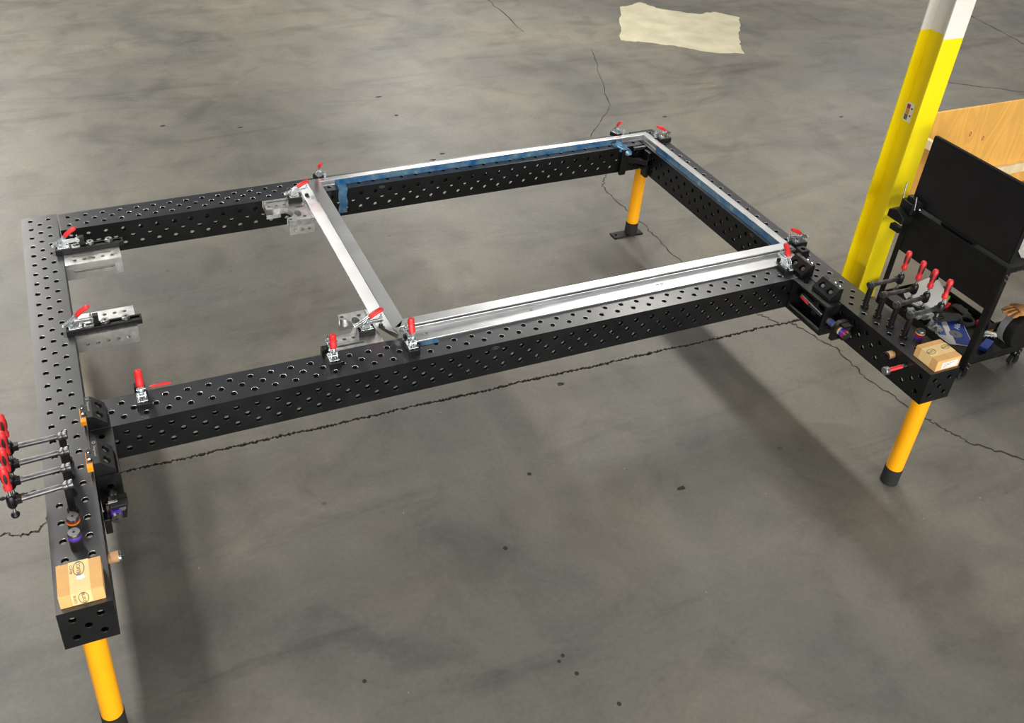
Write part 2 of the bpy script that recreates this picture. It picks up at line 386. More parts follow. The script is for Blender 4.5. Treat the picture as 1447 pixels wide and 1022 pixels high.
# ------------------------------------------------------------------ perforated rails
HR = 0.0138
def cell(bm, o, u, v, n, a0, a1, b0, b1, hole, th, seg=16, edge=1):
    """one rectangular cell of a plate; hole = (a, b) centre or None. n = outward normal."""
    P = lambda a, b, d=0.0: o + u * a + v * b - n * d
    for d, flip in ((0.0, False), (th, True)):
        c = [bm.verts.new(P(a, b, d)) for a, b in ((a1, b1), (a0, b1), (a0, b0), (a1, b0))]
        def face(vs):
            ff = bm.faces.new(vs[::-1] if flip else vs)
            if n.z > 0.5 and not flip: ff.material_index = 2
        if not hole: face(c); continue
        r = HR + (0.0016 if d == 0 else 0)
        ring = [bm.verts.new(P(hole[0] + r * math.cos(2 * math.pi * k / seg), hole[1] + r * math.sin(2 * math.pi * k / seg), d)) for k in range(seg)]
        q = seg // 4
        for i in range(4):
            for k in range(q): face((c[i], ring[(i * q + k + 1) % seg], ring[(i * q + k) % seg]))
            face((c[i], c[(i + 1) % 4], ring[((i + 1) * q) % seg]))
        if d == 0: top = ring
        else: bot = ring
    if hole:
        mid = [bm.verts.new(P(hole[0] + HR * math.cos(2 * math.pi * k / seg), hole[1] + HR * math.sin(2 * math.pi * k / seg), 0.0016)) for k in range(seg)]
        for k in range(seg):
            j = (k + 1) % seg
            f = bm.faces.new((top[k], top[j], mid[j], mid[k])); f.smooth = True; f.material_index = 1 if n.z > 0.5 else 0
            f = bm.faces.new((mid[k], mid[j], bot[j], bot[k])); f.smooth = True
def holed_face(bm, o, u, v, n, U, th, pattern=None, V=0.2):
    """plate U x V with staggered 100 mm hole rows at 50/100/150 mm."""
    o, u, v, n = Vector(o), Vector(u), Vector(v), Vector(n)
    ncell = int(round((U - 0.05) / 0.05))
    aa = [0.0] + [0.025 + 0.05 * i for i in range(ncell + 1)]
    if U - aa[-1] > 1e-4: aa.append(U)
    bb = [0.0, 0.025, 0.075, 0.125, 0.175, 0.2]
    for bi in range(5):
        for ai in range(len(aa) - 1):
            h = None
            if 1 <= bi <= 3 and ai >= 1 and ai <= ncell:
                ca = 0.05 * ai
                if (bi in (1, 3)) == (ai % 2 == 1):
                    h = (ca, 0.05 * bi)
                    if pattern and not pattern(ca, 0.05 * bi): h = None
            cell(bm, o, u, v, n, aa[ai], aa[ai + 1], bb[bi], bb[bi + 1], h, th)
def rail(label, loc, rz, L, top_skip=None):
    t = thing('perforated_rail', label, 'rail', loc, rz, 'perforated steel rails of the fixture table')
    th = 0.018; mb = MB(); bm = mb.bm
    holed_face(bm, (0, -0.1, T), (1, 0, 0), (0, 1, 0), (0, 0, 1), L, th, top_skip)
    holed_face(bm, (L, 0.1, T), (-1, 0, 0), (0, 0, -1), (0, 1, 0), L, th)
    holed_face(bm, (0, -0.1, T), (1, 0, 0), (0, 0, -1), (0, -1, 0), L, th)
    me = bpy.data.meshes.new('rail_body')
    # bottom rims of the two side walls
    for y in (-0.1, 0.1 - th):
        q = [bm.verts.new(p) for p in ((0, y, T - 0.2), (L, y, T - 0.2), (L, y + th, T - 0.2), (0, y + th, T - 0.2))]; bm.faces.new(q[::-1])
    # side/top normals are laid out by hand
    bm.to_mesh(me); bm.free()
    me.materials.append(nitrided); me.materials.append(edgesteel); me.materials.append(lightened_top)
    link('rail_body', me, nitrided, t)
    # end plates with five holes
    def endplate(x, nx):
        e = MB()
        holed_face(e.bm, (x, -0.1 if nx < 0 else 0.1, T), (0, 1 if nx < 0 else -1, 0), (0, 0, -1), (nx, 0, 0), 0.2, th)
        m2 = bpy.data.meshes.new('end_plate'); e.bm.to_mesh(m2); e.bm.free()
        m2.materials.append(nitrided); m2.materials.append(edgesteel)
        link('end_plate', m2, nitrided, t)
    endplate(-0.0006, -1); endplate(L + 0.0006, 1)
    return t
def add_leg(t, x, plate_=False):
    lg = MB().cyl((x, 0, 0.11), (x, 0, T - 0.192), 0.0455, seg=32).build('leg', yellow, t)
    MB().lathe((x, 0, 0.0), (x, 0, 0.112), [(0, 0.046), (0.04, 0.0485), (1, 0.0485)], 32).build('foot_sleeve', rubber, lg)
    MB().box(x - 0.05, x + 0.05, -0.080, 0.080, T - 0.192, T - 0.180).build('mounting_plate', blackmetal, lg)
    if plate_:
        link('foot_plate', plate([(x - 0.04, -0.165), (x + 0.04, -0.165), (x + 0.04, 0.09), (x - 0.04, 0.09)], [circ(x, -0.135, 0.012)], 0.0, 0.012), blackmetal, lg)
railL = rail('black perforated steel rail along the left, carrying four screw clamps and a cardboard box', (0.1, 0, 0), R(-90), 3.0)
railR = rail('black perforated steel rail along the right beside the yellow column and cart', (4.32, 0, 0), R(-90), 3.0)
railB = rail('black perforated steel rail across the back under the bar with blue film', (0.209, -0.11, 0), 0, 4.0)
railF = rail('long black perforated steel rail across the front with toggle clamps on top', (0.209, -1.935, 0), 0, 4.0)
add_leg(railL, 2.94); add_leg(railL, 0.09); add_leg(railR, 2.94); add_leg(railR, 0.09, True)
def rail_logo(parent, loc, rot):
    g = link('engraved_logo', plate([(0.019 * math.cos(a), 0.009 * math.sin(a)) for a in [k * math.pi / 12 for k in range(24)]],
             [[(0.0172 * math.cos(a), 0.0075 * math.sin(a)) for a in [k * math.pi / 12 for k in range(24)]]], 0, 0.0006), steel, parent)
    g.location = loc; g.rotation_euler = rot
    tx = link('engraved_text', text_mesh('SM', 0.011, 0.0003), steel, g)
rail_logo(railF, (2.202 - 0.209, -0.1, T - 0.028), (R(90), 0, 0))
rail_logo(railB, (2.204 - 0.209, -0.1, T - 0.028), (R(90), 0, 0))
rail_logo(railR, (1.503, -0.1, T - 0.026), (R(90), 0, 0))

# ------------------------------------------------------------------ aluminium frame
fr = thing('aluminum_frame', 'bright aluminum rectangular frame clamped on top of the black rails', 'frame', (1.7, -1.0, T))
def fl(p): return (p[0] - 1.7, p[1] + 1.0)
OX0, OX1, OY0, OY1 = 1.722, 4.288, -1.797, -0.108
IX0, IX1, IY0, IY1 = 1.80, 4.244, -1.735, -0.150
FX0, FX1, FY0, FY1 = 1.662, 4.338, -1.900, -0.075
ZT = 0.045
def bar(corner, flange, lip):
    mb = MB()
    mb.prism([fl(p) for p in corner], 'z', 0.0125, ZT)
    mb.prism([fl(p) for p in flange], 'z', 0.0005, 0.012)
    if lip: mb.prism([fl(p) for p in lip], 'z', 0.012, 0.034)
    return mb.build('frame_bar', alu, fr, 0.0012, 2)
g_ = 0.0006
def shrink(poly):
    cx_ = sum(p[0] for p in poly) / len(poly); cy_ = sum(p[1] for p in poly) / len(poly)
    return [(x + (g_ if x < cx_ else -g_), y + (g_ if y < cy_ else -g_)) for x, y in poly]
rear_bar = bar(shrink([(OX0, OY1), (IX0, IY1), (IX1, IY1), (OX1, OY1)]), [(FX0 + .06, FY1), (IX0, IY1), (IX1, IY1), (FX1, FY1)], None)
right_bar = bar(shrink([(OX1, OY1), (IX1, IY1), (IX1, IY0), (OX1, OY0)]), [(FX1, FY1), (IX1, IY1), (IX1, IY0), (FX1, OY0)], None)
front_bar = bar(shrink([(OX1, OY0), (IX1, IY0), (IX0, IY0), (OX0 + 0.01, OY0)]), [(4.285, FY0), (4.285, IY0), (IX0, IY0), (1.74, FY0)], [(4.284, OY0 - 0.012), (4.284, OY0 - 0.006), (1.78, OY0 - 0.006), (1.78, OY0 - 0.012)])
lb_ = MB().prism([fl(p) for p in shrink([(OX0, OY1), (OX0, -1.80), (1.735, -1.845), (IX0, IY0), (IX0, IY1)])], 'z', 0.0125, ZT)
for (ya, yb) in ((-0.115, -1.70),):
    q = [(FX0, 0.002), (OX0 - 0.0005, 0.002), (OX0 - 0.0005, 0.041), (FX0, 0.0140)]
    A = [lb_.bm.verts.new((x - 1.7, ya + 1.0, z)) for x, z in q]; B = [lb_.bm.verts.new((x - 1.7, yb + 1.0, z)) for x, z in q]
    C = [lb_.bm.verts.new((x - 1.7 + 0.012, y + 1.0, z)) for (x, z), y in zip(((1.722, 0.002), (1.7225, 0.002), (1.7225, 0.041), (1.7215, 0.036)), (-1.84, -1.84, -1.84, -1.84))]
    for P_, Q_ in ((A, B), (B, C)):
        for k in range(4): lb_.bm.faces.new((P_[k], P_[(k + 1) % 4], Q_[(k + 1) % 4], Q_[k]))
    lb_.bm.faces.new(A[::-1]); lb_.bm.faces.new(C)
left_bar = lb_.build('frame_bar', alu, fr, 0.001, 2)
# blue protective film on the inner webs
def film(x0, x1, y0, y1, nx):
    mb = MB(); n = 60
    prev = None
    for i in range(n + 1):
        t = i / n; x = x0 + (x1 - x0) * t; y = y0 + (y1 - y0) * t
        q = []
        for k, z in enumerate((0.001, 0.012, 0.024, 0.034, 0.0405 + 0.002 * math.sin(i * 1.7))):
            off = 0.0012 + 0.0012 * random.random()
            px, py = (x, y - off) if nx else (x - off, y)
            q.append(mb.bm.verts.new((px - 1.7, py + 1.0, z)))
        if prev:
            for k in range(4): f = mb.bm.faces.new((prev[k], q[k], q[k + 1], prev[k + 1])); f.smooth = True
        prev = q
    return mb
fb = film(1.90, 4.06, IY1, IY1, True).build('protective_film', bluefilm, rear_bar)
fr2 = film(IX1, IX1, -0.33, -1.73, False).build('protective_film', bluefilm, right_bar)
def sheet(rows, th=0.0012):
    mb = MB(); V = [[mb.bm.verts.new((x - 1.7, y + 1.0, z)) for x, y, z in r] for r in rows]
    for A, B in zip(V, V[1:]):
        for i in range(len(A) - 1):
            f = mb.bm.faces.new((A[i], A[i + 1], B[i + 1], B[i])); f.smooth = True
    return mb
tail = []
for k in range(12):
    z = 0.03 - 0.205 * k / 11
    y = (-0.153 - 0.062 * min(1, k / 2.0)) if k < 3 else -0.2135 - 0.0025 * random.random()
    if k == 2: y = -0.214
    if 1 <= k <= 2: z = 0.004
    tail.append([(1.905 + 0.058 * i / 5 + 0.004 * math.sin(k * 1.1), y - 0.003 * random.random(), z) for i in range(6)])
sheet(tail).build('film_tail', bluefilm, rear_bar)
blob = []
for k in range(10):
    t = k / 9; c = Vector((3.985, -0.165, 0.035)).lerp(Vector((4.085, -0.235, -0.045)), t)
    ww = 0.026 + 0.012 * math.sin(t * 3.1)
    blob.append([(c.x + ww * (i / 6 - 0.5) * 1.4 + random.uniform(-.003, .003), c.y - 0.02 * math.sin(math.pi * i / 6) - random.random() * .006, c.z + ww * (i / 6 - 0.5) + random.uniform(-.004, .004)) for i in range(7)])
sheet(blob).build('film_tail', bluefilm, rear_bar)
sheet([[(1.83 + 0.1 * i / 5, -1.901, 0.006), (1.83 + 0.1 * i / 5, -1.935 + 0.004 * random.random(), 0.0015)] for i in range(6)]).build('film_tail', bluefilm, front_bar)
for (x, y) in [(1.885, -1.855), (2.50, -1.84), (3.3, -1.845), (3.33, -1.845)]:
    MB().box(x - 1.7 - .008, x - 1.7 + .008, y + 1 - .006, y + 1 + .006, 0.012, 0.017).build('weld_spot', steel, front_bar)

# ------------------------------------------------------------------ toggle clamps
TCG = 'red-handled toggle clamps'
CL = {}
def clamp_meshes():
    d = {}
    blk = MB().box(-0.035, 0.045, -0.026, 0.026, 0, 0.030)
    c2 = MB().cyl((-0.020, 0, 0.012), (-0.020, 0, 0.05), 0.010, seg=16)
    d['base_block'] = (cut(blk, c2), blackmetal, 0.0015)
    mb = MB()
    prof = [(-0.018, 0.0305), (0.034, 0.0305), (0.034, 0.040), (0.022, 0.046), (0.020, 0.070), (0.006, 0.080), (-0.012, 0.066), (-0.018, 0.046)]
    mb.prism(prof, 'y', -0.0135, -0.0105); mb.prism(prof, 'y', 0.0105, 0.0135)
    mb.box(-0.022, 0.036, -0.020, 0.020, 0.0302, 0.0335)
    for (x, z) in ((0.010, 0.068), (-0.008, 0.050), (0.024, 0.038)): mb.cyl((x, -0.017, z), (x, 0.017, z), 0.0048, seg=12)
    d['clamp_body'] = (mb.mesh('clamp_body'), zinc, 0.0006)
    mb = MB()
    mb.box(0.0, 0.088, -0.0085, -0.0055, 0.054, 0.068); mb.box(0.0, 0.088, 0.0055, 0.0085, 0.054, 0.068); mb.box(0.0, 0.03, -0.0055, 0.0055, 0.056, 0.066)
    d['clamp_arm'] = (mb.mesh('clamp_arm'), zinc, 0.0006)
    mb = MB().cyl((0.078, 0, 0.030), (0.078, 0, 0.090), 0.004, seg=12)
    for z in (0.050, 0.069): mb.cyl((0.078, 0, z), (0.078, 0, z + 0.006), 0.0085, seg=6, smooth=False)
    d['clamp_spindle'] = (mb.mesh('clamp_spindle'), zinc, 0)
    d['rubber_tip'] = (MB().lathe((0.078, 0, 0.014), (0.078, 0, 0.036), [(0, 0.008), (0.2, 0.0105), (0.8, 0.0105), (1, 0.006)], 16).mesh('rubber_tip'), rubber, 0)
    return d
CL = clamp_meshes()
def lever_mesh(el, ln, hl):
    """lever and grip in the x-z plane, pivot at (0.004, 0.072)."""
    d = Vector((math.cos(el), 0, math.sin(el))); p = Vector((0.000, 0, 0.066))
    n = Vector((-d.z, 0, d.x))
    s0 = p - d * 0.050 + n * 0.004; s1 = p + d * ln + n * 0.010
    mb = MB()
    for yy in (-0.0068, 0.0048):
        q = []
        for pt, h in ((s0, 0.006), (p, 0.012), (s1, 0.008)):
            q.append((pt + n * h, pt - n * h))
        poly = [(a.x, a.z) for a, b in q] + [(b.x, b.z) for a, b in q[::-1]]
        mb.prism(poly, 'y', yy, yy + 0.002)
    mb.cyl((s0.x, -0.010, s0.z), (s0.x, 0.010, s0.z), 0.005, seg=12)
    pts = []; rad = []
    for k in range(9):
        t = k / 8
        pts.append(s1 - d * 0.004 + d * hl * t + n * (0.006 * math.sin(math.pi * t * 0.8)) * (-1 if el > R(60) else 1)); rad.append(0.0150 if 0 < k < 8 else 0.0115)
    pts.append(pts[-1] + d * 0.004); rad.append(0.004)
    return mb, MB().tube(pts, rad, 14, 0.72)
LEV = {}
def toggle(label, x, y, z, head, el=30, ln=0.034, hl=0.070, block=True, scale=1.12):
    t = thing('toggle_clamp', label, 'clamp', (x, y, T + z), R(head), TCG)
    t.scale = (scale,) * 3
    for k, (me, m, bv) in CL.items():
        if k == 'base_block' and not block: continue
        if k == 'rubber_tip': continue
        o = link(k, me, m, t, bv)
        if k == 'clamp_spindle': link('rubber_tip', CL['rubber_tip'][0], rubber, o)
    key = (el, ln, hl)
    if key not in LEV:
        a, b = lever_mesh(R(el), ln, hl); LEV[key] = (a.mesh('lever'), b.mesh('handle'))
    lv = link('clamp_lever', LEV[key][0], zinc, t, 0.0005)
    link('grip', LEV[key][1], redrub, lv)
    return t
toggle('red-handled toggle clamp on the slotted bar nearest the back left corner', 0.205, -0.463, 0.0012, 0, 32)
toggle('red-handled toggle clamp on the slotted bar midway along the left rail', 0.205, -1.263, 0.0012, 0, 32)
toggle('red-handled toggle clamp at the back left corner of the aluminum frame', 1.592, -0.270, 0.0, 0, 20)
toggle('red-handled toggle clamp at the front left corner of the aluminum frame', 1.590, -1.735, 0.0, 0, 24)
toggle('upright red-handled toggle clamp at the left end of the front rail', 0.452, -1.927, 0, 90, 84, 0.030, 0.074, scale=1.2)
toggle('upright red-handled toggle clamp on the front rail just left of the aluminum frame', 1.366, -1.925, 0, 90, 84, 0.022, 0.066, scale=1.2)
toggle('upright red-handled toggle clamp on the front rail pressing the left end of the front bar', 1.768, -1.957, 0, 90, 74, 0.034, 0.066, scale=1.2)
toggle('red-handled toggle clamp rising behind the left end of the back aluminum bar', 1.825, -0.026, 0, 290, 50, 0.030, 0.052, scale=0.92)
toggle('red-handled toggle clamp behind the back bar near the far right corner', 4.085, -0.020, 0, 290, 50, 0.030, 0.052, scale=0.92)
toggle('red-handled toggle clamp on the right rail at the far right corner', 4.392, -0.21, 0, 180, 24, 0.022, 0.066)
toggle('red-handled toggle clamp on the right rail at the front right frame corner', 4.392, -1.735, 0, 180, 24, 0.022, 0.070)
toggle('red-handled toggle clamp at the right end of the front rail, pressing the front bar', 4.120, -1.955, 0, 82, 42, 0.026, 0.070)
tag(MB().tube([(-0.05, 0, 0), (-0.03, 0, 0.002), (0.03, 0, 0.002), (0.05, 0, 0)], [0.006, 0.009, 0.009, 0.006], 10, 0.6).build('red_strip', redrub), 'thin red strip lying along the back edge of the front rail near its left end', 'strip', None, (0.545, -1.818 , T + 0.006))
def stop_block(label, x0, x1, y0, y1, h, hole=True):
    mb = MB().box(-(x1 - x0) / 2, (x1 - x0) / 2, -(y1 - y0) / 2, (y1 - y0) / 2, 0, h)
    if hole:
        me = cut(mb, MB().cyl((0, 0, h - 0.012), (0, 0, h + 0.02), min(x1 - x0, y1 - y0) * 0.26, seg=18))
    else: me = mb.mesh('b')
    o = link('stop_block', me, blackmetal, None, 0.002)
    return tag(o, label, 'block', None, ((x0 + x1) / 2, (y0 + y1) / 2, T))
stop_block('small black steel block behind the upright clamp at the left end of the front rail', 0.425, 0.475, -1.866, -1.838, 0.062, False)
stop_block('small black steel block behind the upright clamp just left of the aluminum frame', 1.325, 1.385, -1.868, -1.835, 0.055, False)
stop_block('small holed black block beside the front right corner of the aluminum frame', 4.296, 4.352, -1.875, -1.815, 0.055)

t = thing('corner_fitting', 'black steel fitting in the inner far right corner of the rails', 'fitting', (4.12, -0.25, T - 0.215))
MB().box(-0.09, -0.04, 0.014, 0.039, 0, 0.205).build('rear_post', blackmetal, t, 0.004)
MB().box(0.072, 0.099, -0.075, -0.010, 0, 0.200).build('side_post', blackmetal, t, 0.004)
MB().prism([(-0.04, 0.02), (0.072, -0.075), (0.099, -0.075), (0.099, -0.045), (-0.02, 0.038), (-0.04, 0.038)], 'z', 0.10, 0.14).build('cross_web', blackmetal, t, 0.003)
MB().box(0.0, 0.098, 0.010, 0.030, 0.190, 0.214).build('top_bar', gunmetal, t, 0.003)
t = thing('clamp_plate', 'black vertical plate with a bolt on the back rail under the frame corner', 'plate', (1.82, -0.223, T - 0.13))
MB().box(-0.032, 0.032, -0.010, 0.011, 0, 0.125).build('plate_body', blackmetal, t, 0.003)
MB().cyl((0.004, -0.010, 0.10), (0.004, -0.018, 0.10), 0.010, seg=16).build('bolt_head', steel, t)
MB().cyl((0.004, -0.010, 0.03), (0.004, -0.018, 0.03), 0.010, seg=16).build('bolt_head', gunmetal, t)

# ------------------------------------------------------------------ aluminium locating angles with slotted bars (left rail)
def locating_angle(label, y1, kind):
    """top plate 300 x 200 at rail height, front web hanging 100 mm."""
    t = thing('locating_angle', label, 'angle bracket', (0.205, y1, T - 0.1), 0, 'aluminum locating angles on the left rail')
    hs = [circ(0.055 + 0.05 * i, 0.042, 0.0105, 14) for i in range(5)] + ([slot(0.05, 0.245, 0.085, 0.009)] if kind == 0 else []) + [circ(0.055 + 0.05 * i, 0.155, 0.0105, 14) for i in range(5)]
    link('top_plate', plate([(0, 0), (0.302, 0), (0.302, 0.195), (0, 0.195)], hs, 0.085, 0.0995), alu_cast, t, 0.001)
    web = [circ(0.05 + 0.05 * i, 0.045, 0.0105, 14) for i in range(5)] if kind else [slot(0.05, 0.25, 0.055, 0.010)]
    link('front_web', plate([(0, 0), (0.302, 0), (0.302, 0.085), (0, 0.085)], web, -0.0145, 0, Matrix.Rotation(R(90), 4, 'X')), alu_cast, t, 0.001)
    return t
locating_angle('aluminum angle plate with slotted front web near the back left corner', -0.610, 0)
locating_angle('aluminum angle plate with row of holes in its front web, midway along the left rail', -1.303, 1)
def slotted_bar(label, y):
    t = thing('slotted_bar', label, 'bar', (0, y, T), 0, 'black slotted bars holding toggle clamps')
    ol = [(0.150, -0.025), (0.535, -0.025), (0.535, 0.025), (0.150, 0.025)]
    link('bar_body', plate(ol, [slot(0.345, 0.515, 0.004, 0.011)], 0.0004, 0.0295 - 0.0285), blackmetal, t)
    # lower body rails either side of the slot give it depth
    mb = MB(); mb.box(0.33, 0.535, 0.015, 0.025, 0.001, 0.030); mb.box(0.33, 0.535, -0.025, -0.007, 0.001, 0.030); mb.box(0.525, 0.535, -0.007, 0.015, 0.001, 0.030); mb.box(0.245, 0.334, -0.025, 0.025, 0.001, 0.030)
    mb.build('slot_walls', blackmetal, t, 0.0015)
    po_ = MB().box(0.300, 0.328, -0.004, 0.024, 0.030, 0.085).build('stop_post', blackmetal, t, 0.002)
    for x in (0.357, 0.458):
        b = MB().lathe((x, 0.004, 0.030), (x, 0.004, 0.047), [(0, 0.0215), (0.4, 0.0215), (0.42, 0.019), (0.95, 0.019), (1, 0.017)], 24).build('clamp_bolt', steel, t)
        MB().cyl((x, 0.004, 0.0465), (x, 0.004, 0.0476), 0.0075, seg=6, smooth=False).build('hex_socket', rubber, b)
    bl = plate([(0.255, -0.020), (0.300, -0.020), (0.300, 0.012), (0.255, 0.012)], [slot(0.270, 0.286, -0.004, 0.008)], 0.0302, 0.040)
    link('zinc_guide', bl, zinc, t, 0.0008)
    return t
slotted_bar('black slotted bar with two bolts on the aluminum angle near the back left corner', -0.463)
slotted_bar('black slotted bar with two bolts on the aluminum angle midway along the left rail', -1.263)

# ------------------------------------------------------------------ sculpted corner brackets of the frame
def corner_bracket(label, face_y, sgn):
    """arm along the rail face, then a foot further in; v grows away from the rail (sgn = direction of v in y)."""
    t = thing('corner_bracket', label, 'bracket', (1.404, face_y, T - 0.1), 0, 'cast aluminum corner brackets')
    m = Matrix.Diagonal((1, sgn, 1, 1))
    out = [(0, 0.004), (0.258, 0.004), (0.258, 0.300), (0.100, 0.300), (0.096, 0.262), (0.105, 0.252), (0.132, 0.245), (0.150, 0.215), (0.148, 0.175), (0.130, 0.140), (0.115, 0.125), (0, 0.120)]
    holes = [slot(0.025, 0.155, 0.035, 0.008), circ(0.025, 0.085, 0.010, 14), circ(0.072, 0.085, 0.010, 14), circ(0.120, 0.085, 0.010, 14),
             circ(0.115, 0.275, 0.010, 14), circ(0.205, 0.262, 0.012, 14),
             [(0.175 + 0.022 * math.cos(a), 0.215 + 0.040 * math.sin(a)) for a in [k * math.pi / 9 for k in range(18)]],
             [(0.205 + 0.030 * math.cos(a), 0.135 + 0.018 * math.sin(a)) for a in [k * math.pi / 9 for k in range(18)]]]
    me = plate(out, holes, 0.058, 0.0995, m)
    if sgn < 0: me.flip_normals()
    link('bracket_plate', me, alu_cast, t, 0.0012)
    wb = plate([(0.100, 0.0), (0.258, 0.0), (0.258, 0.058), (0.100, 0.058)], [circ(0.135, 0.030, 0.010, 14), circ(0.180, 0.030, 0.012, 14), circ(0.222, 0.032, 0.011, 14)], -0.0135, 0, Matrix.Translation((0, sgn * 0.300 + (0.0135 if sgn > 0 else 0) - (0.0135 if sgn > 0 else 0), 0)) @ Matrix.Rotation(R(90), 4, 'X'))
    if sgn > 0: wb.transform(Matrix.Translation((0, -0.0135, 0)))
    link('foot_web', wb, alu_cast, t, 0.001)
    aw = MB().box(0.0, 0.09, min(0.106 * sgn, 0.120 * sgn), max(0.106 * sgn, 0.120 * sgn), 0.03, 0.058)
    aw.build('arm_web', alu_cast, t, 0.001)
    return t
corner_bracket('sculpted aluminum bracket under the left bar against the back rail', -0.210, -1)
corner_bracket('sculpted aluminum bracket under the left bar against the front rail', -1.835, 1)

# ------------------------------------------------------------------ angled stops and junction boxes
prof = [(0, 0), (0.085, 0), (0.085, 0.022), (0.028, 0.076), (0.004, 0.076), (0, 0.072)]
sb = MB().prism(prof, 'y', -0.0725, 0.0725)
ct = MB(); dn = Vector((0.69, 0, 0.72)).normalized()
for yy in (-0.034, 0.034):
    c = Vector((0.058, yy, 0.047)); ct.cyl(c - dn * 0.022, c + dn * 0.03, 0.0195, seg=24)
stop_me = cut(sb, ct)
txt_me = text_mesh('Siegmund', 0.017)
def angled_stop(label, x, y, rz):
    t = thing('angled_stop', label, 'stop', (x, y, T), rz, 'black angled stops at the rail joints')
    body = link('stop_body', stop_me, blackmetal, t, 0.0012)
    for yy in (-0.034, 0.034):
        c = Vector((0.058, yy, 0.047)) - dn * 0.021
        s_ = MB().cyl(c, c + dn * 0.010, 0.0115, seg=16).build('socket_screw', steel, t)
        pl_ = MB().lathe((0.001, yy * 0.55 + 0.010, 0.054), (-0.020, yy * 0.55 + 0.010, 0.054), [(0, 0.013), (0.3, 0.0155), (0.9, 0.0155), (1, 0.012)], 20).build('plunger', chrome, t)
    MB().box(-0.0265, -0.0235, -0.040, 0.040, 0.026, 0.046).box(-0.0265, -0.002, -0.066, -0.038, 0.026, 0.052).build('release_tab', orange, t, 0.001)
    tx = link('lettering', txt_me, steel, t); tx.location = (0.015, 0.004, 0.0762); tx.rotation_euler = (0, 0, R(-90)); tx.scale = (1, 0.8, 0.3)
    lg = link('logo_ring', plate(circ(0, 0, 0.007), [circ(0, 0, 0.005)], 0, 0.0005), steel, t); lg.location = (0.015, 0.058, 0.0761)
    return t
angled_stop('black angled stop with orange tab on the left end of the front rail', 0.203, -1.955, 0)
angled_stop('black angled stop with orange tab on the left junction box, nearer of two', 0.203, -2.258, 0)
angled_stop('black angled stop at the right end of the front rail beside the clamp', 4.245, -1.974, R(180))
angled_stop('black angled stop on top of the right junction box', 4.237, -2.225, R(180))

def junction_box(label, x0, x1, open_left):
    y0, y1 = -2.336, -2.037; cx_, cy_ = (x0 + x1) / 2, (y0 + y1) / 2; w2, l2 = (x1 - x0) / 2, (y1 - y0) / 2
    t = thing('junction_box', label, 'bracket', (cx_, cy_, T - 0.2), 0, 'black steel junction boxes joining the rails')
    th = 0.014
    hs = [circ(0, l2 - 0.05 - 0.1 * k, HR, 16) for k in range(3)]
    link('top_plate', plate([(-w2, -l2), (w2, -l2), (w2, l2), (-w2, l2)], hs, 0.2 - th, 0.1995), blackmetal, t, 0.001)
    MB().box(-w2, w2, -l2, l2, 0.0, th).build('bottom_plate', blackmetal, t, 0.001)
    rm = Matrix.Rotation(R(90), 4, 'X')
    e1 = plate([(-w2, th), (w2, th), (w2, 0.2 - th), (-w2, 0.2 - th)], [circ(0, 0.095, 0.030, 24)] if open_left else [[(-0.012 + p[0] * 0, p[1]) for p in []] or slot(-0.001, 0.001, 0.13, 0.014)], 0, th, Matrix.Translation((0, -l2 + th, 0)) @ rm)
    link('near_end_plate', e1, blackmetal, t, 0.001)
    MB().box(-w2, w2, l2 - th, l2, th, 0.2 - th).build('far_end_plate', blackmetal, t, 0.001)
    sx = 1 if open_left else -1
    xa, xb = sorted((sx * w2, sx * (w2 - th)))
    MB().box(xa, xb, -l2 + th, l2 - th, th, 0.2 - th).build('back_plate', blackmetal, t, 0.001)
    if not open_left:
        MB().box(w2 - th, w2, -l2 + th, l2 - th, th, 0.2 - th).build('side_plate', blackmetal, t, 0.001)
    else:
        rb = MB(); rb.box(-w2 + 0.012, -w2 + 0.016, -l2 + th, l2 - th, th, 0.018 + th).build('lower_lip', steel, t)
    return t
jl = junction_box('black steel junction box between the left rail and the front rail', 0.203, 0.302, False)
jr = junction_box('open-sided black steel junction box between the right rail and the front rail', 4.114, 4.214, True)
MB().tube([(-0.020, 0.085, 0.115), (-0.020, 0.055, 0.112), (-0.020, 0.015, 0.105)], [0.007, 0.010, 0.008], 12).build('red_lever', redrub, jr)
MB().cyl((-0.005, 0.09, 0.115), (-0.005, -0.10, 0.098), 0.020, seg=20).build('inner_shaft', gunmetal, jr)
MB().cyl((0.008, -0.02, 0.06), (0.008, -0.02, 0.15), 0.022, seg=20).build('inner_collar', blackmetal, jr)

# ------------------------------------------------------------------ ring bolts
def ring_bolt(label, loc, axis, bands, h=0.082, r=0.026, group='clamping bolts with coloured rings'):
    """bands: (t0, t1, mat) along the bolt from its base."""
    t = thing('clamping_bolt', label, 'bolt', loc, 0, group)
    t.rotation_mode = 'QUATERNION'; t.rotation_quaternion = Vector((0, 0, 1)).rotation_difference(Vector(axis))
    MB().lathe((0, 0, 0.0), (0, 0, h), [(0, r * 0.96), (0.93, r * 0.96), (1, r * 0.86)], 28).build('bolt_body', gunmetal, t)
    for a, b, m in bands: MB().lathe((0, 0, a * h), (0, 0, b * h), [(0, r * 0.97), (0.1, r), (0.9, r), (1, r * 0.97)], 28).build('coloured_ring', m, t)
    MB().cyl((0, 0, h - 0.0005), (0, 0, h + 0.0008), r * 0.22, seg=6, smooth=False).build('hex_socket', rubber, t)
    return t
ring_bolt('black clamping bolt with red and orange rings on the left rail', (0.1, -2.6, T), (0, 0, 1), [(0.60, 0.72, orange), (0.72, 0.82, redring)], 0.076)
ring_bolt('black clamping bolt with purple ring on the left rail beside the cardboard box', (0.1, -2.7, T), (0, 0, 1), [(0.66, 0.84, purple)], 0.090)
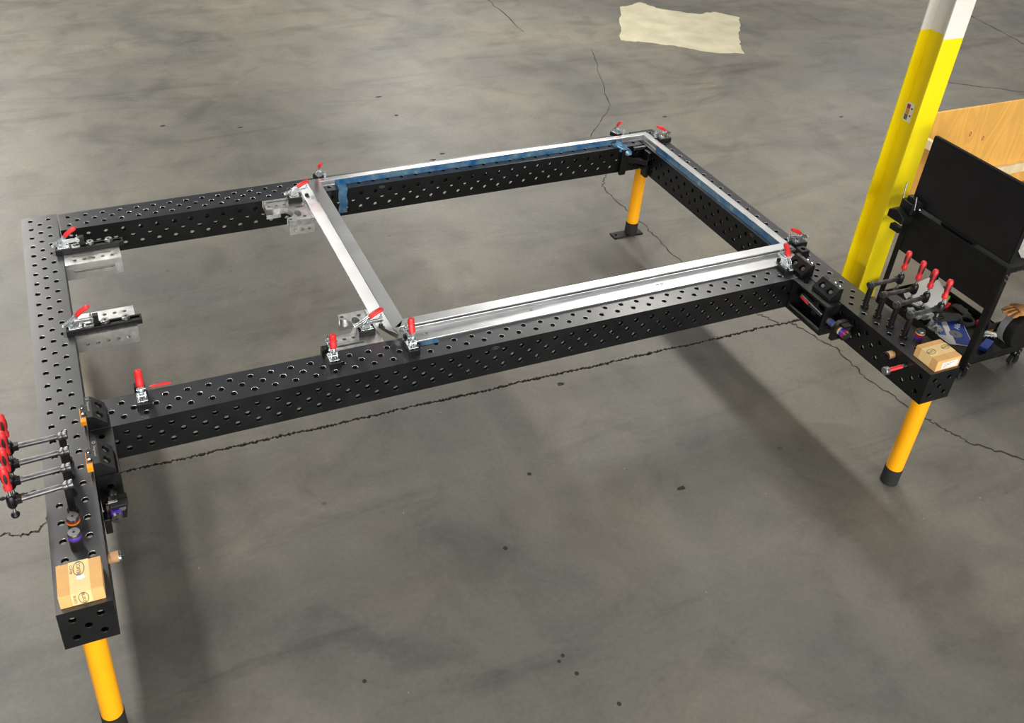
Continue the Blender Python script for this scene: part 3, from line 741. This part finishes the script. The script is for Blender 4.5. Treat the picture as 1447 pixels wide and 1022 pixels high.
ring_bolt('clamping bolt with purple, red and cream rings on the right rail beside the cardboard box', (4.37, -2.75, T), (0, 0, 1), [(0.25, 0.5, purple), (0.5, 0.72, redring), (0.72, 0.8, tape)], 0.075, 0.024)
# bolts through the junction boxes with their clamp plates
def box_bolt(label, x, y, z, sx):
    t = thing('junction_clamp', label, 'clamp', (x, y, z), 0, 'bolt clamps at the ends of the junction boxes')
    MB().cyl((0, 0.075, 0), (0, -0.012, 0), 0.019, seg=24).build('shaft', greyplastic if sx > 0 else steel, t)
    if sx > 0: MB().cyl((0, 0.052, 0), (0, 0.034, 0), 0.0205, seg=24).build('blue_collar', blueplas, t)
    pl = plate([(-0.045, -0.065), (0.040, -0.065), (0.055, 0.02), (0.055, 0.055), (-0.02, 0.055), (-0.045, 0.01)], [circ(0, 0, 0.021, 20)], -0.012, 0.012, Matrix.Translation((0, -0.01, 0)) @ Matrix.Rotation(R(90), 4, 'X'))
    link('clamp_plate', pl, blackmetal, t, 0.002)
    MB().box(-0.018, 0.052, -0.06, -0.022, 0.035, 0.050).build('upper_jaw', blackmetal, t, 0.002)
    h = ring_part(t, (0, -0.022, 0), [(0.0, 0.22, tape if sx > 0 else orange), (0.22, 0.34, purple if sx > 0 else redring), (0.34, 0.62, purple), (0.62, 0.8, redring if sx > 0 else purple)])
    MB().cyl((0.030, -0.022, 0.022), (0.030, -0.052, 0.022), 0.014, seg=20).build('side_screw', steel, t)
    MB().cyl((0.004, -0.022, -0.040), (0.004, -0.055, -0.040), 0.011, seg=16).build('side_screw', blackmetal, t)
    return t
def ring_part(t, p, bands, h=0.062, r=0.026):
    p = Vector(p); d = Vector((0, -h, 0))
    o = MB().lathe(p, p + d, [(0, r * .96), (0.9, r * .96), (1, r * .84)], 28).build('bolt_head', gunmetal, t)
    for a, b, m in bands: MB().lathe(p + d * a, p + d * b, [(0, r * .97), (.1, r), (.9, r), (1, r * .97)], 28).build('coloured_ring', m, o)
    MB().cyl(p + d, p + d * 1.02, r * .26, seg=6, smooth=False).build('hex_socket', rubber, o)
    return o
box_bolt('clamp with purple and red ringed bolt at the near end of the right junction box', 4.160, -2.405, T - 0.105, 1)
bl = box_bolt('clamp with purple and orange ringed bolt at the near end of the left junction box', 0.256, -2.405, T - 0.115, -1)
MB().box(-0.034, -0.022, -0.035, -0.018, -0.01, 0.052).box(-0.034, 0.014, -0.035, -0.018, 0.040, 0.052).build('steel_angle', steel, bl, 0.001)
MB().box(-0.052, -0.024, -0.075, -0.022, -0.085, 0.00).build('lower_jaw', blackmetal, bl, 0.003)

def side_plug(label, x, y, z, sx):
    t = thing('side_plug', label, 'plug', (x, y, z), 0, 'brown plugs in the rail sides')
    MB().lathe((0, 0, 0), (sx * 0.042, 0, 0), [(0, 0.0195), (0.05, 0.022), (0.9, 0.022), (1, 0.021)], 24).build('plug_body', cork if sx > 0 else cork, t)
    MB().lathe((sx * 0.042, 0, 0), (sx * 0.052, 0, 0), [(0, 0.0225), (0.7, 0.0225), (1, 0.018)], 24).build('end_cap', chrome if sx > 0 else blackmetal, t)
    MB().cyl((sx * 0.052, 0, 0), (sx * 0.062, 0, 0), 0.007, seg=12).build('tip', blackmetal, t)
side_plug('brown cylindrical plug with chrome cap sticking out of the left rail by the box', 0.2008, -2.75, T - 0.05, 1)
side_plug('brown cylindrical plug with black cap sticking out of the right rail by the box', 4.2192, -2.75, T - 0.05, -1)
t = thing('red_screw', 'long screw with red threads and steel knob sticking out of the right rail', 'screw', (4.2192, -2.85, T - 0.05))
MB().cyl((0, 0, 0), (-0.032, 0, 0), 0.010, seg=16).build('steel_shank', steel, t)
prof_ = []
for k in range(25): prof_.append((k / 24, 0.0115 if k % 2 else 0.0095))
MB().lathe((-0.032, 0, 0), (-0.125, 0, 0), prof_, 18).build('red_thread', redrub, t)
MB().lathe((-0.125, 0, 0), (-0.152, 0, 0), [(0, 0.014), (0.15, 0.022), (0.85, 0.022), (1, 0.018)], 24).build('knob', steel, t)

# ------------------------------------------------------------------ screw clamps
def build_screw_clamp(ln):
    t = thing('screw_clamp', 'x', 'clamp', (0, 0, 0), 0, 'screw clamps with red and black handles')
    MB().lathe((0, 0, 0), (0, 0, 0.150), [(0, 0.022), (0.10, 0.022), (0.12, 0.015), (1, 0.015)], 20).build('post', blackmetal, t)
    co = MB().lathe((-0.018, 0, 0.152), (0.024, 0, 0.152), [(0, 0.015), (0.25, 0.019), (0.45, 0.019), (0.5, 0.016), (0.7, 0.019), (0.95, 0.019), (1, 0.015)], 20).build('arm_collar', gunmetal, t)
    MB().cyl((-0.018, 0, 0.152), (-ln - 0.012, 0, 0.150), 0.0125, seg=20).build('arm', gunmetal, t)
    sl = MB().lathe((-ln, 0, 0.118), (-ln, 0, 0.182), [(0, 0.013), (0.2, 0.019), (0.8, 0.019), (1, 0.013)], 18).box(-ln - 0.012, -ln + 0.036, -0.013, 0.013, 0.136, 0.164).build('spindle_nut', blackmetal, t, 0.002)
    mb = MB(); pr = [(k / 40, 0.0062 if k % 2 else 0.0048) for k in range(41)]
    mb.lathe((-ln, 0, 0.085), (-ln, 0, 0.212), pr, 12).build('spindle', gunmetal, t)
    MB().lathe((-ln, 0, 0.070), (-ln, 0, 0.090), [(0, 0.016), (0.4, 0.017), (1, 0.009)], 18).build('pressure_pad', blackmetal, t)
    h = MB().lathe((-ln, 0, 0.210), (-ln, 0, 0.332), [(0, 0.010), (0.04, 0.015), (0.18, 0.0165), (0.24, 0.0125), (0.42, 0.0145), (0.7, 0.0165), (0.92, 0.0155), (0.98, 0.011), (1, 0.004)], 20).build('handle', redrub, t)
    for a in (0, math.pi / 2, math.pi, 3 * math.pi / 2):
        q = MB().sphere((-ln + 0.0085 * math.cos(a), 0.0085 * math.sin(a), 0.285), 1, 0.0100 if abs(math.cos(a)) > .5 else 0.0085, 0.0100 if abs(math.sin(a)) > .5 else 0.0085, 0.038, 14).build('grip_inlay', darkgrip, h)
    return t
protoL = build_screw_clamp(0.205)
labs = ['screw clamp with red handle on the left rail, farthest of the four', 'screw clamp with red handle on the left rail, second farthest of the four',
        'screw clamp with red handle on the left rail, second nearest of four', 'screw clamp with red handle on the left rail, nearest the ringed bolts']
for i, (x, y) in enumerate([(0.1, -2.2), (0.1, -2.3), (0.1, -2.4), (0.1, -2.5)]):
    o = protoL if i == 0 else copy_tree(protoL)
    o['label'] = labs[i]; o.location = (x, y, T); o.rotation_euler = (0, 0, R([1, 3, 3, 5][i]))
labs = ['screw clamp with red handle on the right rail, farthest of the four', 'screw clamp with red handle on the right rail, second farthest of the four',
        'screw clamp with red handle on the right rail, second nearest of four', 'screw clamp with red handle on the right rail, nearest the cardboard box']
for i, (x, y) in enumerate([(4.32, -2.4), (4.32, -2.5), (4.32, -2.6), (4.32, -2.7)]):
    o = copy_tree(protoL)
    o['label'] = labs[i]; o.location = (x, y, T); o.rotation_euler = (0, 0, R(180 + [0, -2, 2, 1][i]))

# ------------------------------------------------------------------ cardboard boxes
def logo(parent, loc, rot, s=1.0):
    e = link('printed_oval', plate([(0.030 * s * math.cos(a), 0.018 * s * math.sin(a)) for a in [k * math.pi / 16 for k in range(32)]],
                           [[(0.0278 * s * math.cos(a), 0.0158 * s * math.sin(a)) for a in [k * math.pi / 16 for k in range(32)]]], 0, 0.0005), inkgrey, parent)
    e.location = loc; e.rotation_euler = rot
    a = link('printed_name', text_mesh('BLUCO', 0.0165 * s, 0.0002), inkgrey, e); a.location = (0, 0, 0.0003)
    return e
def carton(label, loc, rz, L, Wd, h):
    t = thing('cardboard_box', label, 'box', loc, rz, 'small cardboard boxes on the rail ends')
    b = MB().box(-L / 2, L / 2, -Wd / 2, Wd / 2, 0.0005, h - 0.002).build('carton', card, t, 0.0025)
    MB().box(-L / 2 + .0005, -0.0006, -Wd / 2 + .0005, Wd / 2 - .0005, h - 0.002, h).box(0.0006, L / 2 - .0005, -Wd / 2 + .0005, Wd / 2 - .0005, h - 0.002, h).build('lid_flap', card, t, 0.0008)
    return t
t = carton('small taped cardboard box on the near end of the left rail', (0.100, -2.906, T), R(-1), 0.160, 0.150, 0.068)
tp = MB(); tp.box(-0.036, 0.036, -0.0765, 0.0762, 0.068, 0.0687); tp.box(-0.036, 0.036, -0.0765, -0.0755, 0.006, 0.0685); tp.build('packing_tape', tape, t)
logo(t, (0.000, 0.038, 0.0688), (0, 0, R(90)), 1.15); 
logo(t, (0.006, -0.0768, 0.036), (R(90), R(90), 0), 1.0)
a_ = link('printed_name', text_mesh('BLUCO', 0.013, 0.0002), inkgrey, t); a_.location = (-0.027, 0.040, 0.0689); a_.rotation_euler = (0, 0, R(90))
a_ = link('printed_name', text_mesh('BLUCO', 0.013, 0.0002), inkgrey, t); a_.location = (-0.024, -0.0769, 0.036); a_.rotation_euler = (R(90), R(90), 0)
link('peeled_patch', plate([(0.004 + random.uniform(.012, .02) * math.cos(a), -0.004 + random.uniform(.010, .016) * math.sin(a)) for a in [k * math.pi / 9 for k in range(18)]], [], 0.0687, 0.0692), paper, t)
t = carton('small cardboard box with a white label on the near end of the right rail', (4.336, -2.914, T), R(0), 0.162, 0.150, 0.068)
tp = MB(); tp.box(-0.0818, 0.0818, -0.030, 0.042, 0.068, 0.0687); tp.box(-0.0818, -0.0808, -0.030, 0.042, 0.006, 0.0685); tp.build('packing_tape', tape, t)
logo(t, (-0.052, 0.004, 0.0688), (0, 0, R(10)), 1.0); logo(t, (0.052, 0.012, 0.0688), (0, 0, R(8)), 0.9)
lb = MB().box(-0.045, 0.062, -0.0765, -0.0755, 0.012, 0.052).build('shipping_label', paper, t)
for k in range(3): MB().box(-0.036, 0.04 - 0.02 * k, -0.0768, -0.0764, 0.040 - 0.010 * k, 0.0425 - 0.010 * k).build('label_line', inkgrey, lb)
# white scuffed patch where the tape print has peeled
random.seed(21)
# small white plug beside the left box
tag(MB().lathe((0, 0, 0), (0, 0, 0.03), [(0, .009), (.8, .009), (1, .006)], 16).build('white_cap', paper), 'tiny white plastic cap behind the cardboard box on the left rail', 'cap', None, (0.028, -2.80, T))

# ------------------------------------------------------------------ steel column
cl = thing('steel_column', 'yellow and white painted steel H column beside the cart', 'column', (5.504, -1.325, 0))
def hprof(z0, z1, grow=0.0):
    hw, d, tf, tw = 0.083, 0.097, 0.010, 0.008
    poly = [(-hw, -d), (hw, -d), (hw, -d + tf), (tw / 2, -d + tf), (tw / 2, d - tf), (hw, d - tf), (hw, d), (-hw, d), (-hw, d - tf), (-tw / 2, d - tf), (-tw / 2, -d + tf), (-hw, -d + tf)]
    return MB().prism(poly, 'z', z0, z1)
hprof(0.0, 1.955).build('yellow_section', colyellow, cl, 0.0015)
hprof(1.955, 5.6).build('white_section', colwhite, cl, 0.0015)
stk = MB().box(-0.0052, -0.0042, 0.012, 0.080, 1.340, 1.470).build('warning_sticker', paper, cl)
for k, (m, a, b) in enumerate([(mat('sticker_maroon', srgb(140, 40, 110), .4), 1.426, 1.458), (mat('sticker_tan', srgb(190, 140, 70), .4), 1.389, 1.424), (mat('sticker_grey', srgb(92, 98, 98), .4), 1.350, 1.387)]):
    MB().box(-0.0060, -0.0052, 0.044, 0.072, a, b).build('sticker_square', m, stk)
for zz in (1.44, 1.39): MB().box(-0.0060, -0.0052, 0.022, 0.034, zz - 0.012, zz).build('sticker_mark', inkgrey, stk)

# ------------------------------------------------------------------ cart
XC, CW, CY0, CY1 = 5.43, 0.50, -2.388, -1.580
ct_ = thing('tool_cart', 'black steel tool cart with an open lower tray beside the yellow column', 'cart', (XC, CY0, 0))
CLn = CY1 - CY0
TZ = T - 0.725
tr = MB(); tr.box(0, CW, 0, CLn, TZ, TZ + 0.006); tr.box(0, 0.004, 0, CLn, TZ, TZ + 0.055); tr.box(CW - 0.004, CW, 0, CLn, TZ, TZ + 0.055); tr.box(0.004, CW - .004, 0, 0.004, TZ, TZ + 0.055); tr.box(0.004, CW - .004, CLn - 0.004, CLn, TZ, TZ + 0.055)
tr.build('lower_tray', blackpaint, ct_, 0.001)
TS = T + 0.025
MB().box(-0.004, CW + 0.004, -0.004, CLn + 0.004, TS - 0.035, TS).build('top_shelf', blackpaint, ct_, 0.003)
MB().box(0.002, 0.006, 0.03, CLn - 0.01, T - 0.300, TS - 0.035).build('side_panel', blackpaint, ct_, 0.001)
for (x, y) in ((0, 0), (0, CLn - 0.032), (CW - 0.032, 0), (CW - 0.032, CLn - 0.032)):
    sx = 1 if x == 0 else -1; sy2 = 1 if y == 0 else -1
    xo, yo = (x if x == 0 else CW), (y if y == 0 else CLn)
    p = MB(); p.box(min(xo - .003 * sx, xo + .001 * sx), max(xo - .003 * sx, xo + .001 * sx), min(yo, yo + .040 * sy2), max(yo, yo + .040 * sy2), TZ - 0.03, TS - 0.035)
    p.box(min(xo, xo + .040 * sx), max(xo, xo + .040 * sx), min(yo - .003 * sy2, yo + .001 * sy2), max(yo - .003 * sy2, yo + .001 * sy2), TZ - 0.03, TS - 0.035)
    po_ = p.build('corner_post', blackpaint, ct_, 0.0008)
    if y == 0:
        for (dx, dz) in ((0.012, 0.02), (0.028, 0.005), (0.012, -0.014), (0.028, -0.026)):
            MB().cyl((xo + dx * sx, -0.003, TZ + dz), (xo + dx * sx, -0.0075, TZ + dz), 0.005, seg=8).build('bolt_head', steel, po_)
            if x == 0: MB().cyl((xo + dx * sx, -0.003, TS - 0.07 + dz), (xo + dx * sx, -0.0075, TS - 0.07 + dz), 0.005, seg=8).build('bolt_head', steel, po_)
    cs = MB().box(xo + .02 * sx - .018, xo + .02 * sx + .018, yo + .02 * sy2 - .020, yo + .02 * sy2 - .016, 0.030, TZ - 0.001).box(xo + .02 * sx - .018, xo + .02 * sx + .018, yo + .02 * sy2 + .016, yo + .02 * sy2 + .020, 0.030, TZ - 0.001).build('caster_fork', blackmetal, ct_)
    MB().cyl((xo + .02 * sx, yo + .02 * sy2 - 0.014, 0.040), (xo + .02 * sx, yo + .02 * sy2 + 0.014, 0.040), 0.040, seg=24).build('wheel', rubber, cs)
MB().box(-0.045, -0.005, CLn - 0.02, CLn + 0.06, T - 0.175, T - 0.135).build('side_ledge', blackpaint, ct_, 0.002)

# large flat screen on the cart top
t = thing('flat_screen', 'large black flat panel standing along the cart top', 'screen', (XC + 0.02, -1.965, TS))
MB().box(-0.014, 0.016, -0.42, 0.385, 0.022, 0.507).build('panel_housing', blackpaint, t, 0.006, 3)
MB().box(-0.0155, -0.014, -0.405, 0.370, 0.040, 0.492).build('display_face', screenmat, t)
MB().box(0.016, 0.06, -0.04, 0.04, 0.001, 0.22).box(0.0, 0.17, -0.13, 0.13, 0.0005, 0.014).build('stand', blackpaint, t, 0.003)
# bench vise like tool at the far end of the shelf
t = thing('bench_tool', 'black clamp-on tool with a boxy housing at the far end of the cart top', 'tool', (XC - 0.065, -1.590, T - 0.060))
MB().prism([(-0.075, 0.0), (0.06, 0.0), (0.06, 0.055), (0.0, 0.085), (-0.075, 0.045)], 'x', -0.055, 0.035).build('housing', blackpaint, t, 0.008, 3)
MB().box(0.020, 0.060, -0.10, 0.01, 0.11, 0.17).box(0.0, 0.05, -0.07, 0.03, 0.06, 0.14).build('bracket', blackmetal, t, 0.004)
MB().cyl((0.02, -0.075, 0.10), (0.02, -0.06, 0.19), 0.0045, seg=10).build('pin', steel, t)
MB().cyl((0.01, 0.03, 0.12), (0.02, 0.05, 0.245), 0.005, seg=10).build('pin', steel, t)
MB().sphere((0.035, -0.10, 0.115), 0.008).build('ball_knob', chrome, t)
# white folded paper on the cart top
def crumple(n, sx, sy2, amp, seed):
    random.seed(seed); mb = MB()
    V = [[mb.bm.verts.new((sx * (i / n - .5), sy2 * (j / n - .5), amp * random.random() + 0.001)) for i in range(n + 1)] for j in range(n + 1)]
    for j in range(n):
        for i in range(n): mb.bm.faces.new((V[j][i], V[j][i + 1], V[j + 1][i + 1], V[j + 1][i]))
    bmesh.ops.solidify(mb.bm, geom=mb.bm.faces[:], thickness=0.001)
    return mb
o = tag(crumple(5, 0.22, 0.16, 0.045, 3).build('paper_sheet', paper), 'crumpled white paper at the near end of the cart top', 'paper', None, (5.70, -2.24, TS)); o.rotation_euler = (0, 0, R(20))
o = tag(crumple(6, 0.16, 0.14, 0.06, 5).build('blue_rag', mat('navy_cloth', srgb(62, 66, 92), .8)), 'dark blue rag behind the white paper on the cart top', 'rag', None, (5.86, -2.05, TS))

# things on the lower tray
ZT2 = TZ + 0.0065
o = thing('brochure', 'blue and white printed brochure lying in the cart tray', 'brochure', (5.615, -2.085, ZT2), R(-32))
MB().box(-0.105, 0.105, -0.14, 0.14, 0, 0.006).build('cover', paper, o)
MB().box(-0.005, 0.102, -0.137, 0.137, 0.006, 0.0064).build('blue_panel', bluepaper, o)
MB().box(-0.095, -0.045, -0.05, 0.10, 0.006, 0.0064).build('blue_panel', mat('light_blue_print', srgb(70, 110, 190), .4), o)
link('printed_disc', plate(circ(0.02, -0.02, 0.042, 28), [circ(0.02, -0.02, 0.009, 14)], 0.0064, 0.0068), greyplastic, o)
a_ = link('title', text_mesh('Alfa', 0.05, 0.0002), paper, o); a_.location = (0.055, 0.075, 0.0066); a_.rotation_euler = (0, 0, R(70))
o = thing('face_shield', 'white and clear face shield behind the screw clamps in the cart tray', 'face shield', (5.72, -1.735, ZT2), R(225))
mb = MB(); n1, n2 = 14, 9
V = [[mb.bm.verts.new((0.12 * math.cos(-1.5 + 3.0 * i / n1) * (1 - 0.80 * (j / n2) ** 2.2), 0.135 * math.sin(-1.5 + 3.0 * i / n1) * (1 - 0.80 * (j / n2) ** 2.2), 0.006 + 0.19 * j / n2)) for i in range(n1 + 1)] for j in range(n2 + 1)]
for j in range(n2):
    for i in range(n1): f = mb.bm.faces.new((V[j][i], V[j][i + 1], V[j + 1][i + 1], V[j + 1][i])); f.smooth = True
bmesh.ops.solidify(mb.bm, geom=mb.bm.faces[:], thickness=0.003)
mb.build('visor', paper, o)
MB().tube([(0.0 + 0.125 * math.cos(a), 0.138 * math.sin(a), 0.02) for a in [k * math.pi / 8 for k in range(-4, 5)]], 0.008, 8).build('headband', clearplas, o)
def glove(label, loc, rz, m, s=1.0):
    t = thing('work_glove', label, 'glove', loc, rz)
    t.scale = (s, s, s)
    MB().tube([(-0.10, 0, 0.022), (-0.05, 0.0, 0.026), (0, 0, 0.028), (0.045, 0.0, 0.024)], [0.040, 0.038, 0.046, 0.040], 14, 0.6).build('palm', m, t)
    for k, (yy, ll) in enumerate(((-0.032, 0.055), (-0.011, 0.070), (0.011, 0.065), (0.032, 0.048))):
        MB().tube([(0.035, yy, 0.024), (0.06, yy * 1.15, 0.028), (0.045 + ll * 0.7, yy * 1.25, 0.020), (0.05 + ll, yy * 1.3, 0.012)], [0.012, 0.0115, 0.011, 0.006], 10).build('finger', m, t)
    MB().tube([(-0.02, -0.035, 0.024), (0.0, -0.060, 0.022), (0.025, -0.075, 0.014)], [0.014, 0.013, 0.008], 10).build('thumb', m, t)
glove('black knit work glove in the middle of the cart tray', (5.69, -1.965, ZT2 + 0.004), R(165), gloveblk, 0.9)
glove('black knit work glove at the far side of the cart tray', (5.865, -1.925, ZT2 + 0.004), R(80), gloveblk, 0.7)
def packet(label, loc, rz, m, dims, cat='packet'):
    o = MB().box(-dims[0] / 2, dims[0] / 2, -dims[1] / 2, dims[1] / 2, 0, dims[2]).build('packet', m, None, 0.003)
    tag(o, label, cat, None, loc); o.rotation_euler = (0, 0, rz)
packet('green packet under the face shield in the cart tray', (5.862, -1.775, ZT2), R(30), greenp, (0.10, 0.05, 0.03))
packet('small red packet beside the green one in the cart tray', (5.80, -1.845, ZT2), R(20), redring, (0.08, 0.035, 0.03))
packet('flat red box at the back edge of the cart tray', (5.885, -2.075, ZT2), R(8), redring, (0.07, 0.03, 0.035), 'box')
packet('grey parts tray at the far end of the cart tray', (5.505, -1.665, ZT2), R(5), greyplastic, (0.12, 0.14, 0.02), 'tray')
packet('blue carton in the near right corner of the cart tray', (5.71, -2.285, ZT2), R(24), bluepaper, (0.13, 0.05, 0.03), 'carton')
o = tag(crumple(7, 0.17, 0.12, 0.05, 11).build('plastic_bag', clearplas), 'crumpled clear plastic bag at the far end of the cart tray', 'bag', None, (5.54, -1.875, ZT2)); o.rotation_euler = (0, 0, R(-25))
o = tag(crumple(6, 0.12, 0.10, 0.04, 12).build('plastic_bag', mat('grey_plastic_film', srgb(190, 192, 190), .3)), 'crumpled grey plastic wrap at the front edge of the cart tray', 'bag', None, (5.515, -2.02, ZT2)); o.rotation_euler = (0, 0, R(15))
t = thing('coiled_cable', 'black coiled cable on the gloves in the cart tray', 'cable', (5.80, -2.03, ZT2))
MB().tube([((0.05 + 0.006 * math.sin(a * 2.3)) * math.cos(a), (0.045 + 0.005 * math.cos(a * 1.7)) * math.sin(a), 0.007 + 0.0011 * a) for a in [k * 0.35 for k in range(64)]], 0.006, 8).build('cable_loops', rubber, t)
t = thing('parts_bag', 'clear bag of white parts at the near end of the cart tray', 'bag', (5.815, -2.205, ZT2), R(-10))
for k in range(8):
    MB().tube([(random.uniform(-.05, .02), random.uniform(-.03, .04), 0.01 + .003 * k), (random.uniform(-.02, .05), random.uniform(-.03, .04), 0.016 + .003 * k), (random.uniform(.0, .06), random.uniform(-.03, .04), 0.012 + .003 * k)], 0.006, 8).build('white_part', [paper, clearplas, greyplastic][k % 3], t)
t = thing('striped_strip', 'black and white banded strip along the tray edge below the reel', 'strip', (5.895, -2.19, ZT2), R(90))
for k in range(9):
    MB().box(-0.14 + 0.03 * k, -0.11 + 0.03 * k, -0.010, 0.010, 0.0, 0.05).build('band', [blackpaint, paper][k % 2] if k != 5 else orange, t)
t = thing('black_reel', 'large black round reel hanging on the near end of the cart', 'reel', (5.66, -2.45, T - 0.42), R(0))
MB().lathe((0, -0.070, 0), (0, 0.040, 0), [(0, 0.05), (0.02, 0.115), (0.14, 0.122), (0.86, 0.122), (0.98, 0.115), (1, 0.05)], 40).build('drum', blackpaint, t)
MB().lathe((0, -0.01, 0), (0, 0.034, 0), [(0, 0.1232), (1, 0.1232)], 40).build('grey_band', greyplastic, t)
MB().cyl((0, 0.040, 0), (0, 0.058, 0), 0.03, seg=16).box(-0.20, 0.22, 0.046, 0.058, -0.02, 0.02).build('hanger', blackpaint, t)
MB().cyl((0.03, -0.070, -0.03), (0.03, -0.088, -0.03), 0.014, seg=16).build('hub_nut', steel, t)
glove('crumpled tan leather glove lying on top of the black reel', (5.615, -2.468, T - 0.42 + 0.121), R(170), leather, 1.05)

# ------------------------------------------------------------------ plywood crate
t = thing('plywood_crate', 'plywood crate with pine framing behind the cart and the yellow column', 'crate', (6.66, -0.6, 0))
MB().box(0.0, 2.4, 0.10, 0.118, 0.0, 0.905).build('back_panel', plywood, t, 0.001)
MB().box(-0.01, 2.41, 0.06, 0.10, 0.215, 0.30).build('pine_rail', pine, t, 0.002)
knotm = mat('wood_knot', srgb(150, 96, 40), 0.7, 0, 0.3, 60)
for (kx, kz) in ((0.55, 0.66), (0.72, 0.60), (1.25, 0.70), (1.7, 0.5)):
    link('wood_knot', plate([(kx + 0.012 * math.cos(a), kz + 0.022 * math.sin(a)) for a in [k * math.pi / 7 for k in range(14)]], [[(kx + 0.006 * math.cos(a), kz + 0.014 * math.sin(a)) for a in [k * math.pi / 7 for k in range(14)]]], 0, 0.0006, Matrix.Translation((0, 0.0998, 0)) @ Matrix.Rotation(R(90), 4, 'X')), knotm, t)
MB().box(0.0, 0.018, -0.62, 0.10, 0.0, 0.66).build('side_panel', plywood, t, 0.001)
MB().box(-0.040, 0.0, -0.64, 0.10, 0.66, 0.735).build('pine_cap', pine, t, 0.002)
MB().box(-0.040, 0.0, -0.16, -0.06, 0.0, 0.66).build('pine_stud', pine, t, 0.002)
MB().box(0.018, 2.4, 0.02, 0.06, 0.0, 0.09).build('pine_base', pine, t, 0.002)
